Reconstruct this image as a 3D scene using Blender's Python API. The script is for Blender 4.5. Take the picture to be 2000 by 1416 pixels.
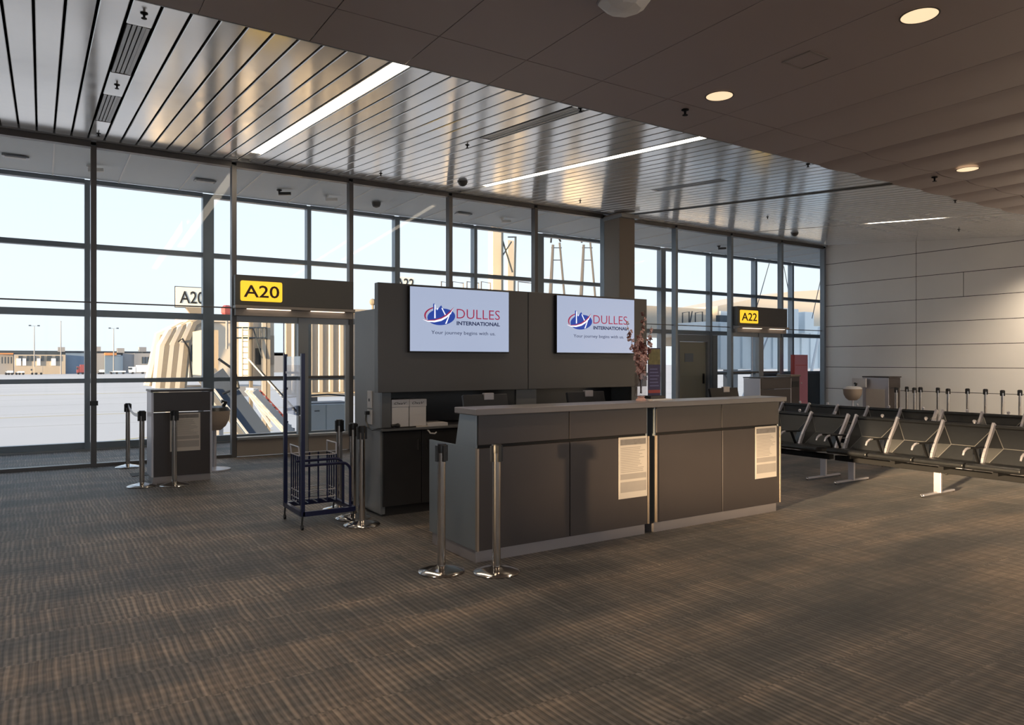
import bpy, math, random
from mathutils import Vector, Matrix
random.seed(4)
for o in list(bpy.data.objects): bpy.data.objects.remove(o)
SC = bpy.context.scene
COL = SC.collection
PI = math.pi

# ------------------------------------------------------------------ camera
F = 1420.0; YAW = math.atan(920/1420); EYE = 1.58
cam_d = bpy.data.cameras.new('camera'); cam = bpy.data.objects.new('camera', cam_d); COL.objects.link(cam)
cam_d.sensor_fit = 'HORIZONTAL'; cam_d.sensor_width = 36; cam_d.lens = 36*F/2000
cam_d.clip_start = .05; cam_d.clip_end = 3000
cam.location = (0, 0, EYE); cam.rotation_euler = (PI/2, 0, -YAW)
SC.camera = cam

# ------------------------------------------------------------------ view, world, sun
vs = SC.view_settings
vs.view_transform = 'Standard'; vs.look = 'None'; vs.gamma = 1; vs.use_curve_mapping = False
vs.exposure = 1.2
W = bpy.data.worlds.new('sky'); SC.world = W; W.use_nodes = True
nt = W.node_tree; nt.nodes.clear()
out = nt.nodes.new('ShaderNodeOutputWorld'); bg = nt.nodes.new('ShaderNodeBackground')
tc = nt.nodes.new('ShaderNodeTexCoord'); sx = nt.nodes.new('ShaderNodeSeparateXYZ')
rp = nt.nodes.new('ShaderNodeValToRGB')
rp.color_ramp.elements[0].position = 0.0; rp.color_ramp.elements[0].color = (.74, .79, .84, 1)
rp.color_ramp.elements[1].position = 1.0; rp.color_ramp.elements[1].color = (.45, .60, .85, 1)
e = rp.color_ramp.elements.new(.10); e.color = (.76, .83, .90, 1)
e = rp.color_ramp.elements.new(.35); e.color = (.66, .78, .92, 1)
nt.links.new(tc.outputs['Generated'], sx.inputs[0]); nt.links.new(sx.outputs['Z'], rp.inputs[0])
nt.links.new(rp.outputs[0], bg.inputs[0]); bg.inputs[1].default_value = .60
nt.links.new(bg.outputs[0], out.inputs[0])

sd = bpy.data.lights.new('sun', 'SUN'); sun = bpy.data.objects.new('sun', sd); COL.objects.link(sun)
sd.energy = 7.0; sd.color = (1, .72, .42); sd.angle = math.radians(2.2)
SUN_DIR = Vector((.965, .25, -.080))
sun.rotation_euler = SUN_DIR.to_track_quat('-Z', 'Y').to_euler(); sun.location = (-30, -8, 8)

# ------------------------------------------------------------------ helpers
OFF = {}
def at(u, v, Y):
    """point on the vertical plane Y seen at pixel (u, v) of the 2000x1416 photograph"""
    s, c = math.sin(YAW), math.cos(YAW); x = (u-1000)/F
    r = (s+x*c, c-x*s, -(v-708)/F); t = Y/r[1]
    return Vector((r[0]*t, Y, EYE+r[2]*t))

class MB:
    def __init__(s): s.v = []; s.f = []
    def add(s, vs, fs):
        b = len(s.v); s.v += [tuple(p) for p in vs]; s.f += [tuple(i+b for i in f) for f in fs]; return s
    def box(s, x0, x1, y0, y1, z0, z1):
        return s.add([(x0,y0,z0),(x1,y0,z0),(x1,y1,z0),(x0,y1,z0),(x0,y0,z1),(x1,y0,z1),(x1,y1,z1),(x0,y1,z1)],
                     [(0,3,2,1),(4,5,6,7),(0,1,5,4),(1,2,6,5),(2,3,7,6),(3,0,4,7)])
    def quad(s, a, b, c, d): return s.add([a,b,c,d], [(0,1,2,3)])
    def prism(s, pts, vec):
        """closed polygon pts extruded by vec"""
        n = len(pts); v = [Vector(p) for p in pts]; w = [p+Vector(vec) for p in v]
        return s.add(v+w, [tuple(range(n))[::-1], tuple(range(n, 2*n))]+[(i,(i+1)%n,n+(i+1)%n,n+i) for i in range(n)])
    def tube(s, path, r, n=8, cap=True):
        P = [Vector(p) for p in path]; m = len(P); rs = r if isinstance(r, (list, tuple)) else [r]*m
        b = len(s.v); up = None
        for i, p in enumerate(P):
            t = (P[min(i+1, m-1)]-P[max(i-1, 0)]).normalized()
            if up is None:
                up = Vector((0,0,1)) if abs(t.z) < .9 else Vector((1,0,0))
            a = t.cross(up).normalized(); c = a.cross(t).normalized(); up = c
            for k in range(n):
                q = 2*PI*k/n; s.v.append(tuple(p+a*math.cos(q)*rs[i]+c*math.sin(q)*rs[i]))
        for i in range(m-1):
            for k in range(n):
                s.f.append((b+i*n+k, b+i*n+(k+1)%n, b+(i+1)*n+(k+1)%n, b+(i+1)*n+k))
        if cap:
            s.f.append(tuple(b+k for k in range(n))[::-1]); s.f.append(tuple(b+(m-1)*n+k for k in range(n)))
        return s
    def bar(s, a, b, w, h):
        """rectangular bar between two points"""
        a, b = Vector(a), Vector(b); t = (b-a).normalized()
        up = Vector((0,0,1)) if abs(t.z) < .95 else Vector((0,1,0))
        x = t.cross(up).normalized()*w/2; y = x.cross(t).normalized()*h/2
        vv = [a-x-y, a+x-y, a+x+y, a-x+y, b-x-y, b+x-y, b+x+y, b-x+y]
        return s.add(vv, [(0,3,2,1),(4,5,6,7),(0,1,5,4),(1,2,6,5),(2,3,7,6),(3,0,4,7)])
    def lathe(s, c, prof, n=24):
        b = len(s.v); c = Vector(c)
        for r, z in prof:
            for k in range(n):
                q = 2*PI*k/n; s.v.append((c.x+r*math.cos(q), c.y+r*math.sin(q), c.z+z))
        m = len(prof)
        for i in range(m-1):
            for k in range(n):
                s.f.append((b+i*n+k, b+i*n+(k+1)%n, b+(i+1)*n+(k+1)%n, b+(i+1)*n+k))
        s.f.append(tuple(b+k for k in range(n))[::-1]); s.f.append(tuple(b+(m-1)*n+k for k in range(n)))
        return s
    def ball(s, c, r, n=10):
        return s.lathe(c, [(max(r*math.sin(PI*i/6), r*.02), -r*math.cos(PI*i/6)) for i in range(7)], n)
    def build(s, name, mat, parent=None, bev=0, smooth=False, label=None):
        o_ = OFF.get(parent.name, (0,0,0)) if parent else (0,0,0)
        me = bpy.data.meshes.new(name)
        me.from_pydata([(v[0]-o_[0], v[1]-o_[1], v[2]-o_[2]) for v in s.v], [], s.f)
        me.validate(); me.update()
        if mat: me.materials.append(mat)
        if smooth:
            me.polygons.foreach_set('use_smooth', [True]*len(me.polygons))
            me.set_sharp_from_angle(angle=math.radians(38))
        o = bpy.data.objects.new(name, me); COL.objects.link(o)
        if parent: o.parent = parent; OFF[o.name] = o_
        else: OFF[o.name] = (0,0,0)
        if bev:
            m = o.modifiers.new('bevel', 'BEVEL'); m.width = bev; m.segments = 2; m.limit_method = 'ANGLE'; m.angle_limit = math.radians(40)
        if label: o['label'] = label
        return o
def bx(name, mat, parent, x0, x1, y0, y1, z0, z1, bev=0, label=None):
    return MB().box(x0,x1,y0,y1,z0,z1).build(name, mat, parent, bev, label=label)
def thing(name, label, cat, loc=(0,0,0), group=None, kind=None):
    o = bpy.data.objects.new(name, None); COL.objects.link(o); o.location = loc; o.empty_display_size = .1
    OFF[o.name] = tuple(loc)
    if label: o['label'] = label
    if cat: o['category'] = cat
    if group: o['group'] = group
    if kind: o['kind'] = kind
    return o
def tag(o, label=None, cat=None, group=None, kind=None):
    if label: o['label'] = label
    if cat: o['category'] = cat
    if group: o['group'] = group
    if kind: o['kind'] = kind
    return o
def kids(o): return [c for c in list(KIDSRC) if c.parent == o]
KIDSRC = []
def dup(src, loc, rz=0, label=None, group=None):
    allo = list(COL.objects)
    def rec(o, par):
        c = o.copy(); COL.objects.link(c)
        if par: c.parent = par
        for ch in allo:
            if ch.parent == o: rec(ch, c)
        return c
    r = rec(src, None); r.location = loc; r.rotation_euler = (0, 0, rz)
    OFF[r.name] = tuple(loc)
    if label: r['label'] = label
    if group: r['group'] = group
    return r
def piece(src, parent, dx=0, dy=0, dz=0, name=None):
    """one more piece sharing mesh data with src, shifted"""
    c = bpy.data.objects.new(name or src.name.split('.')[0], src.data); COL.objects.link(c); c.parent = parent
    c.location = src.location+Vector((dx, dy, dz)); return c
def text(name, body, mat, parent, origin, width, height, right=(1,0,0), up=(0,0,1), depth=.003, bold=0, shear=0):
    cu = bpy.data.curves.new(name, 'FONT'); cu.body = body; cu.size = 1; cu.offset = bold; cu.resolution_u = 3; cu.shear = shear
    t = bpy.data.objects.new(name+'_tmp', cu); COL.objects.link(t)
    dg = bpy.context.evaluated_depsgraph_get(); me = bpy.data.meshes.new_from_object(t.evaluated_get(dg))
    bpy.data.objects.remove(t)
    xs = [v.co.x for v in me.vertices]; ys = [v.co.y for v in me.vertices]
    x0, x1, y0, y1 = min(xs), max(xs), min(ys), max(ys)
    R = Vector(right); U = Vector(up); N = R.cross(U)
    m = MB(); n = len(me.vertices); off = N*depth
    base = [Vector(origin)+R*((v.co.x-x0)/(x1-x0)*width)+U*((v.co.y-y0)/(y1-y0)*height) for v in me.vertices]
    m.add([p+off for p in base], [tuple(p.vertices) for p in me.polygons])
    m.add(base, [])
    # side walls from boundary edges
    cnt = {}
    for p in me.polygons:
        k = list(p.vertices)
        for i in range(len(k)): 
            a, b = k[i], k[(i+1)%len(k)]; cnt[(a,b)] = 1
    for (a,b) in cnt:
        if (b,a) not in cnt: m.f.append((b, a, a+n, b+n))
    bpy.data.meshes.remove(me)
    return m.build(name, mat, parent)

# ------------------------------------------------------------------ materials
def mat(name, col, rough=.5, metal=0, spec=.5, emit=None, es=0, noise=0, nscale=8, coat=0, bump=0, bscale=60, sheen=0):
    m = bpy.data.materials.new(name); m.use_nodes = True; n = m.node_tree; b = n.nodes['Principled BSDF']
    b.inputs['Base Color'].default_value = (*col, 1); b.inputs['Roughness'].default_value = rough
    b.inputs['Metallic'].default_value = metal; b.inputs['Specular IOR Level'].default_value = spec
    b.inputs['Coat Weight'].default_value = coat; b.inputs['Coat Roughness'].default_value = .12
    b.inputs['Sheen Weight'].default_value = sheen
    if emit: b.inputs['Emission Color'].default_value = (*emit, 1); b.inputs['Emission Strength'].default_value = es
    t = n.nodes.new('ShaderNodeTexCoord')
    if noise:
        nz = n.nodes.new('ShaderNodeTexNoise'); nz.inputs['Scale'].default_value = nscale; nz.inputs['Detail'].default_value = 5
        mx = n.nodes.new('ShaderNodeMix'); mx.data_type = 'RGBA'
        mx.inputs[6].default_value = (*[c*(1-noise) for c in col], 1); mx.inputs[7].default_value = (*[min(1, c*(1+noise)) for c in col], 1)
        n.links.new(t.outputs['Object'], nz.inputs[0]); n.links.new(nz.outputs[0], mx.inputs[0]); n.links.new(mx.outputs[2], b.inputs['Base Color'])
        mr = n.nodes.new('ShaderNodeMapRange'); mr.inputs[3].default_value = max(0, rough-.06); mr.inputs[4].default_value = min(1, rough+.08)
        n.links.new(nz.outputs[0], mr.inputs[0]); n.links.new(mr.outputs[0], b.inputs['Roughness'])
    if bump:
        nb = n.nodes.new('ShaderNodeTexNoise'); nb.inputs['Scale'].default_value = bscale; nb.inputs['Detail'].default_value = 3
        bp = n.nodes.new('ShaderNodeBump'); bp.inputs['Strength'].default_value = bump; bp.inputs['Distance'].default_value = .01
        n.links.new(t.outputs['Object'], nb.inputs[0]); n.links.new(nb.outputs[0], bp.inputs['Height']); n.links.new(bp.outputs[0], b.inputs['Normal'])
    return m
def glass(name, tint=(.975,.985,.988), gl=.5):
    m = bpy.data.materials.new(name); m.use_nodes = True; n = m.node_tree; n.nodes.clear()
    o = n.nodes.new('ShaderNodeOutputMaterial'); tr = n.nodes.new('ShaderNodeBsdfTransparent'); g = n.nodes.new('ShaderNodeBsdfGlossy')
    g.inputs['Roughness'].default_value = .02; tr.inputs[0].default_value = (*tint, 1)
    fr = n.nodes.new('ShaderNodeFresnel'); fr.inputs[0].default_value = 1.45
    mu = n.nodes.new('ShaderNodeMath'); mu.operation = 'MULTIPLY'; mu.inputs[1].default_value = gl
    mx = n.nodes.new('ShaderNodeMixShader')
    ge = n.nodes.new('ShaderNodeNewGeometry'); fb_ = n.nodes.new('ShaderNodeMath'); fb_.operation = 'SUBTRACT'; fb_.inputs[0].default_value = 1
    fm = n.nodes.new('ShaderNodeMath'); fm.operation = 'MULTIPLY'
    n.links.new(ge.outputs['Backfacing'], fb_.inputs[1]); n.links.new(fb_.outputs[0], fm.inputs[0]); n.links.new(mu.outputs[0], fm.inputs[1])
    n.links.new(fr.outputs[0], mu.inputs[0]); n.links.new(fm.outputs[0], mx.inputs[0])
    n.links.new(tr.outputs[0], mx.inputs[1]); n.links.new(g.outputs[0], mx.inputs[2]); n.links.new(mx.outputs[0], o.inputs[0])
    return m
def carpet_mat():
    m = bpy.data.materials.new('ribbed_carpet'); m.use_nodes = True; n = m.node_tree; b = n.nodes['Principled BSDF']; L = n.links.new
    tc = n.nodes.new('ShaderNodeTexCoord')
    sp = n.nodes.new('ShaderNodeSeparateXYZ'); L(tc.outputs['Object'], sp.inputs[0])
    def math_(op, a, b_=None, c=None):
        x = n.nodes.new('ShaderNodeMath'); x.operation = op
        for i, q in enumerate((a, b_, c)):
            if q is None: continue
            if isinstance(q, (int, float)): x.inputs[i].default_value = q
            else: L(q, x.inputs[i])
        return x.outputs[0]
    def noise(sx_, sy_, det=3, sc=1, seed=0, rough=.5):
        mp = n.nodes.new('ShaderNodeMapping'); mp.inputs['Scale'].default_value = (sx_, sy_, 1); mp.inputs['Location'].default_value = (seed, seed*.7, 0)
        L(tc.outputs['Object'], mp.inputs[0])
        z = n.nodes.new('ShaderNodeTexNoise'); z.inputs['Scale'].default_value = sc; z.inputs['Detail'].default_value = det; z.inputs['Roughness'].default_value = rough
        L(mp.outputs[0], z.inputs[0]); return z.outputs[0]
    # ribs running along Y, 34 mm apart, wandering a little and changing from row to row of tiles
    row = math_('FLOOR', math_('DIVIDE', sp.outputs['Y'], .46))
    wob = math_('MULTIPLY', math_('SUBTRACT', noise(3, 1.3, 2, 1, 3), .5), .05)
    xs = math_('ADD', math_('ADD', sp.outputs['X'], wob), math_('MULTIPLY', math_('FRACT', math_('MULTIPLY', row, .37)), .034))
    rib = math_('ADD', math_('MULTIPLY', math_('SINE', math_('MULTIPLY', xs, 2*PI/.036)), .5), .5)
    rib2 = math_('ADD', math_('MULTIPLY', math_('SINE', math_('MULTIPLY', xs, 2*PI/.0133)), .5), .5)
    # broken weave across
    crs = math_('ADD', math_('MULTIPLY', math_('SINE', math_('MULTIPLY', sp.outputs['Y'], 2*PI/.075)), .5), .5)
    mixn = noise(.55, 2.2, 4, 1, 11)                  # broad bands of tone, long along X
    patch = noise(1.7, 1.7, 3, 1, 23)
    speck = noise(1, 1, 2, 330, 5, .7)
    streak = noise(42, 1.6, 3, 1, 31)
    c1 = n.nodes.new('ShaderNodeValToRGB'); r = c1.color_ramp
    r.elements[0].position = .40; r.elements[0].color = (.055, .053, .053, 1)
    r.elements[1].position = .62; r.elements[1].color = (.25, .19, .145, 1)
    e = r.elements.new(.50); e.color = (.125, .108, .095, 1)
    f = math_('ADD', math_('MULTIPLY', mixn, .62), math_('MULTIPLY', patch, .18))
    f = math_('ADD', f, math_('MULTIPLY', streak, .22))
    L(f, c1.inputs[0])
    cb = n.nodes.new('ShaderNodeCombineXYZ')
    L(math_('FLOOR', math_('DIVIDE', xs, .036)), cb.inputs[0]); L(math_('FLOOR', math_('ADD', math_('DIVIDE', sp.outputs['Y'], .075), noise(6, 1, 1, 1, 41))), cb.inputs[1])
    wn = n.nodes.new('ShaderNodeTexWhiteNoise'); wn.noise_dimensions = '2D'; L(cb.outputs[0], wn.inputs[0])
    cb2 = n.nodes.new('ShaderNodeCombineXYZ'); L(math_('FLOOR', math_('DIVIDE', xs, .036)), cb2.inputs[0]); L(row, cb2.inputs[1])
    wn2 = n.nodes.new('ShaderNodeTexWhiteNoise'); wn2.noise_dimensions = '2D'; L(cb2.outputs[0], wn2.inputs[0])
    dk = noise(1.1, 1.5, 3, 1, 51)
    k = math_('ADD', math_('MULTIPLY', math_('MULTIPLY', rib, math_('ADD', math_('MULTIPLY', wn2.outputs['Value'], .9), .35)), math_('ADD', math_('MULTIPLY', dk, 1.2), .25)), math_('MULTIPLY', rib2, .20))
    k = math_('ADD', k, math_('MULTIPLY', math_('MULTIPLY', crs, wn.outputs['Value']), .42))
    k = math_('MULTIPLY', math_('ADD', k, .30), math_('ADD', math_('MULTIPLY', speck, 1.5), .25))
    # loose light threads along the row joints
    fr_ = math_('ABSOLUTE', math_('SUBTRACT', math_('FRACT', math_('ADD', math_('DIVIDE', sp.outputs['Y'], .46), math_('MULTIPLY', noise(9, 1, 2, 1, 8), .05))), .5))
    seam = math_('MULTIPLY', math_('GREATER_THAN', fr_, .484), math_('GREATER_THAN', noise(16, 1, 2, 1, 17), .54))
    k = math_('ADD', k, math_('MULTIPLY', seam, .5))
    vm = n.nodes.new('ShaderNodeVectorMath'); vm.operation = 'SCALE'; L(c1.outputs[0], vm.inputs[0]); L(k, vm.inputs['Scale'])
    L(vm.outputs[0], b.inputs['Base Color'])
    b.inputs['Roughness'].default_value = .60; b.inputs['Specular IOR Level'].default_value = .5; b.inputs['Sheen Weight'].default_value = .12
    b.inputs['Sheen Roughness'].default_value = .4
    bp = n.nodes.new('ShaderNodeBump'); bp.inputs['Strength'].default_value = .6; bp.inputs['Distance'].default_value = .004
    L(math_('ADD', math_('ADD', rib, math_('MULTIPLY', crs, .3)), math_('MULTIPLY', speck, .6)), bp.inputs['Height']); L(bp.outputs[0], b.inputs['Normal'])
    return m
M = {}
M['carpet'] = carpet_mat()
M['plank'] = mat('glossy_ceiling_plank', (.90,.90,.90), .15, .5, .8, noise=.04, nscale=3, bump=.05, bscale=2.2)
M['void'] = mat('dark_void', (.006,.006,.006), .9)
M['soffit'] = mat('matte_soffit', (.40,.34,.33), .48, 0, .35, noise=.03, nscale=2)
M['alu'] = mat('dark_aluminium', (.12,.113,.112), .38, .35, .5, noise=.08)
M['alu_l'] = mat('light_aluminium', (.30,.31,.32), .35, .45, .5, noise=.05)
M['alu_b'] = mat('blue_grey_mullion', (.22,.255,.29), .35, .3, .5, noise=.05)
M['white'] = mat('white_panel', (.84,.83,.81), .42, 0, .4, noise=.03, nscale=2)
M['vceil'] = mat('vestibule_ceiling', (.80,.85,.88), .6, noise=.03)
M['glass'] = glass('window_glass'); M['glass2'] = glass('door_glass', (.95,.97,.98), .5)
M['lamin'] = mat('dark_brown_laminate', (.060,.050,.049), .34, 0, .45, noise=.06, nscale=3)
M['lamin_t'] = mat('slate_laminate', (.13,.135,.14), .36, 0, .45, noise=.06, nscale=3)
M['board'] = mat('grey_laminate', (.085,.080,.078), .38, 0, .4, noise=.05, nscale=2)
M['side'] = mat('grey_side_laminate', (.23,.235,.24), .4, 0, .4, noise=.04)
M['steel'] = mat('brushed_grey_steel', (.26,.29,.31), .32, .5, .5, noise=.08, nscale=2)
M['plinth'] = mat('plinth_grey', (.34,.31,.31), .38, .3, .5, noise=.05)
M['ledge'] = mat('ledge_laminate', (.21,.19,.19), .3, 0, .5, noise=.08)
M['trimb'] = mat('bronze_edge_trim', (.42,.34,.27), .3, .7)
M['chrome'] = mat('polished_steel', (.66,.63,.60), .14, 1)
M['satin'] = mat('satin_aluminium', (.58,.56,.60), .35, .45)
M['black'] = mat('black_plastic', (.015,.015,.016), .38)
M['blackm'] = mat('matt_black', (.010,.010,.011), .6, 0, .2)
M['cab'] = mat('black_cabinet', (.028,.028,.030), .33, 0, .5, noise=.1)
M['leather'] = mat('black_leather', (.016,.017,.019), .33, 0, .45, noise=.15, nscale=20, bump=.12, bscale=180)
M['pipe'] = mat('grey_piping', (.16,.155,.15), .32)
M['seam'] = mat('dark_joint', (.012,.011,.011), .8)
M['yellow'] = mat('lit_yellow_sign', (.9,.55,.03), .4, emit=(1,.60,.035), es=.42)
M['brown'] = mat('brown_letters', (.05,.018,.012), .5)
M['header'] = mat('taupe_header', (.10,.094,.088), .45, .1, .4, noise=.05)
M['headl'] = mat('taupe_soffit_strip', (.30,.26,.23), .4)
M['screen'] = mat('lit_display', (.05,.06,.08), .25, emit=(.43,.50,.68), es=.37)
M['lblue'] = mat('logo_blue', (.01,.04,.30), .4, emit=(.012,.055,.36), es=.32)
M['lred'] = mat('logo_red', (.30,.01,.05), .4, emit=(.33,.015,.07), es=.32)
M['lnavy'] = mat('logo_navy', (.02,.04,.12), .4, emit=(.02,.035,.13), es=.2)
M['lwhite'] = mat('logo_white', (.8,.8,.9), .4, emit=(.8,.85,.95), es=.42)
M['paper'] = mat('paper', (.62,.56,.50), .7, noise=.03)
M['paperg'] = mat('paper_print', (.40,.36,.33), .7, noise=.1)
M['paperd'] = mat('paper_heading', (.24,.22,.21), .7, noise=.3, nscale=30)
M['carton'] = mat('white_carton', (.66,.64,.64), .6)
M['navy'] = mat('navy_painted_steel', (.010,.014,.060), .3, .1)
M['acry'] = glass('clear_acrylic', (.64,.68,.77), 2.2)
M['lampw'] = mat('warm_lamp_diffuser', (1,.9,.75), .5, emit=(1,.86,.66), es=6.5)
M['lampd'] = mat('downlight_diffuser', (1,.85,.6), .5, emit=(1,.74,.46), es=.42)
M['lamps'] = mat('strip_lamp', (1,.9,.8), .5, emit=(1,.80,.62), es=.8)
M['lampoff'] = mat('unlit_strip', (.16,.12,.05), .5)
M['maroon'] = mat('maroon_panel', (.50,.20,.27), .4, noise=.05)
M['purple'] = mat('purple_print', (.045,.035,.11), .5, noise=.1)
M['redp'] = mat('red_print', (.45,.06,.05), .5)
M['pink'] = mat('pink_blossom', (.74,.47,.42), .7, noise=.25, nscale=40)
M['pinkd'] = mat('dusky_blossom', (.20,.07,.06), .7, noise=.2, nscale=40)
M['twig'] = mat('twig_bark', (.06,.025,.018), .7)
M['vglass'] = glass('vase_glass', (.93,.91,.90), 2.0)
M['coltan'] = mat('column_cladding', (.235,.19,.15), .5, noise=.03)
# outdoors
M['apron'] = mat('concrete_apron', (.60,.555,.52), .85, noise=.10, nscale=.05)
M['cream'] = mat('cream_metal', (.60,.52,.42), .6, noise=.05, nscale=1)
M['creamd'] = mat('beige_canopy', (.24,.20,.15), .8, noise=.15, nscale=3)
M['pale'] = mat('pale_blue_metal', (.70,.76,.80), .5, noise=.04)
M['far1'] = mat('far_grey_wall', (.26,.26,.27), .8, noise=.1, nscale=.05)
M['far2'] = mat('far_blue_wall', (.14,.20,.28), .8)
M['far3'] = mat('far_tan_wall', (.40,.34,.27), .8, noise=.1, nscale=.2)
M['farr'] = mat('far_roof_orange', (.5,.22,.08), .8)
M['farw'] = mat('vehicle_white', (.75,.77,.8), .4)
M['fard'] = mat('dark_glazing', (.04,.05,.06), .3)
M['red'] = mat('red_paint', (.26,.06,.06), .4)
M['slate'] = mat('slate_chute', (.11,.14,.20), .4)
M['signw'] = mat('sign_white', (.72,.72,.66), .5)
M['ink'] = mat('black_lettering', (.012,.012,.012), .6)
M['asph'] = mat('painted_line', (.55,.45,.2), .8)

# ================================================================== SETTING
floor = thing('floor', 'brown and grey ribbed carpet tile floor of the gate lounge', None, (0,0,0), kind='structure')
bx('carpet', M['carpet'], floor, -10, 19.0, -9, 12.70, -.30, 0)
bx('vestibule_carpet', M['carpet'], floor, -10, 24, 12.80, 15.1, -.30, 0)
bx('slab_edge', M['alu_l'], floor, -10, 24, 12.70, 12.80, -.3, -.004)
bx('floor_plate', M['blackm'], floor, 1.06, 1.42, 11.30, 11.62, 0, .006)

# ---- sloping plank ceiling: Z = 3.82 + .0894 Y
def cz(y): return 3.82+.0894*y
ceil = thing('ceiling', 'sloping ceiling of long glossy metal planks with dark open joints', None, (0,0,0), kind='structure')
PIT = .2145; K0 = .592
Y0, Y1 = 6.10, 12.72
def plank_mb(x0, w, y0=Y0, y1=Y1):
    m = MB(); g = .011
    xa, xb = x0+g, x0+w-g
    pr = [(xa, .028), (xa, .006), (xa+.006, 0), (xb-.006, 0), (xb, .006), (xb, .028)]
    m.prism([(x, y0, cz(y0)+z) for x, z in pr][::-1], (0, y1-y0, (y1-y0)*.0894))
    return m
LIGHTK = {10: 'on', 29: 'on', 49: 'off', 68: 'part'}
DIFFK = {0: [(6.90,8.58),(9.60,11.22)], 20: [(6.35,8.35)], 40: [(8.0,9.6)]}
pk = plank_mb(0, PIT).build('plank', M['plank'], ceil)
pk.location = (K0-8*PIT, 0, 0)
for k in range(-45, 86):
    if k in LIGHTK or k == -8: continue
    x0 = K0+k*PIT
    if k < -8: continue
    if k in DIFFK:
        ys = [Y0]+[y for ab in DIFFK[k] for y in ab]+[Y1]
        for i in range(0, len(ys), 2): plank_mb(x0, PIT, ys[i], ys[i+1]).build('plank', M['plank'], ceil)
        continue
    piece(pk, ceil, dx=(k+8)*PIT)
mm = MB()
for k in range(-49, -8): 
    mm.add(*(lambda q: (q.v, q.f))(plank_mb(K0+k*PIT, PIT)))
st = mm.build('plank_run', M['plank'], ceil); st['kind'] = 'stuff'
# plenum liner above the joints
m = MB(); m.quad((-10.2,6.0,cz(6)+.28), (19.2,6.0,cz(6)+.28), (19.2,12.8,cz(12.8)+.28), (-10.2,12.8,cz(12.8)+.28))
m.prism([(-10.2,6.0,cz(6)+.28),(19.2,6.0,cz(6)+.28),(19.2,12.8,cz(12.8)+.28),(-10.2,12.8,cz(12.8)+.28)], (0,0,.1))
m.build('plenum', M['void'], ceil)
bx('edge_trim', M['alu_l'], ceil, -10, 19, 12.62, 12.72, cz(12.7)-.03, cz(12.7)+.05)

# ---- linear lamps in the plank ceiling
def strip_lamp(k, y0, y1, w, label, matn):
    x0 = K0+k*PIT; xc = x0+PIT/2
    t = thing('strip_light', label, 'ceiling light', (xc, (y0+y1)/2, cz((y0+y1)/2)), 'strip lights in the plank ceiling')
    m = MB()
    for a, b in ((x0+.008, xc-w/2), (xc+w/2, x0+PIT-.008)):
        if b-a > .002: m.prism([(a,Y0,cz(Y0)-.001),(b,Y0,cz(Y0)-.001),(b,Y0,cz(Y0)+.05),(a,Y0,cz(Y0)+.05)], (0,Y1-Y0,(Y1-Y0)*.0894))
    m.prism([(xc-w/2,Y0,cz(Y0)+.04),(xc+w/2,Y0,cz(Y0)+.04),(xc+w/2,Y0,cz(Y0)+.05),(xc-w/2,Y0,cz(Y0)+.05)], (0,Y1-Y0,(Y1-Y0)*.0894))
    m.build('housing', M['plank'] if matn == 'lampw' else M['header'], t)
    n = max(1, round((y1-y0)/1.4))
    for i in range(n):
        a = y0+(y1-y0)*i/n+.004; b = y0+(y1-y0)*(i+1)/n-.004
        MB().prism([(xc-w/2,a,cz(a)+.012),(xc+w/2,a,cz(a)+.012),(xc+w/2,a,cz(a)+.03),(xc-w/2,a,cz(a)+.03)], (0,b-a,(b-a)*.0894)).build('diffuser', M[matn], t)
    return t
strip_lamp(10, 6.2, 11.85, .17, 'lit strip light in the glossy ceiling left of the gate wall screens', 'lampw')
strip_lamp(29, 6.2, 11.65, .12, 'lit strip light in the glossy ceiling above the white column side', 'lampw')
strip_lamp(49, 6.2, 11.5, .07, 'unlit strip light in the glossy ceiling right of the column', 'lampoff')
t = strip_lamp(68, 7.7, 9.2, .09, 'short lit strip light near the white panel wall', 'lampw')

def diffuser(k, y0, y1, label):
    x0 = K0+k*PIT+.02; x1 = x0+PIT-.04
    t = thing('air_diffuser', label, 'air vent', ((x0+x1)/2, (y0+y1)/2, cz((y0+y1)/2)), 'slot diffusers in the plank ceiling')
    def sl(a, b, z0, z1, nm, mt):
        MB().prism([(a,y0+.02,cz(y0)+z0),(b,y0+.02,cz(y0)+z0),(b,y0+.02,cz(y0)+z1),(a,y0+.02,cz(y0)+z1)], (0,y1-y0-.04,(y1-y0)*.0894)).build(nm, mt, t)
    sl(x0, x1, .035, .045, 'back_plate', M['seam'])
    sl(x0, x0+.03, 0, .03, 'frame', M['alu_l']); sl(x1-.03, x1, 0, .03, 'frame', M['alu_l'])
    w = (x1-x0-.06)
    for i in range(3): sl(x0+.042+i*w/3, x0+.042+i*w/3+w/3-.010, .004, .022, 'vane', M['alu_l'])
diffuser(0, 6.90, 8.58, 'long slot air diffuser at the upper left of the plank ceiling, nearer the soffit')
diffuser(0, 9.60, 11.22, 'long slot air diffuser at the upper left of the plank ceiling, nearer the windows')
diffuser(20, 6.35, 8.35, 'slot air diffuser in the plank ceiling above the left wall screen')
diffuser(40, 8.0, 9.6, 'slot air diffuser in the plank ceiling above the right wall screen')

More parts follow.
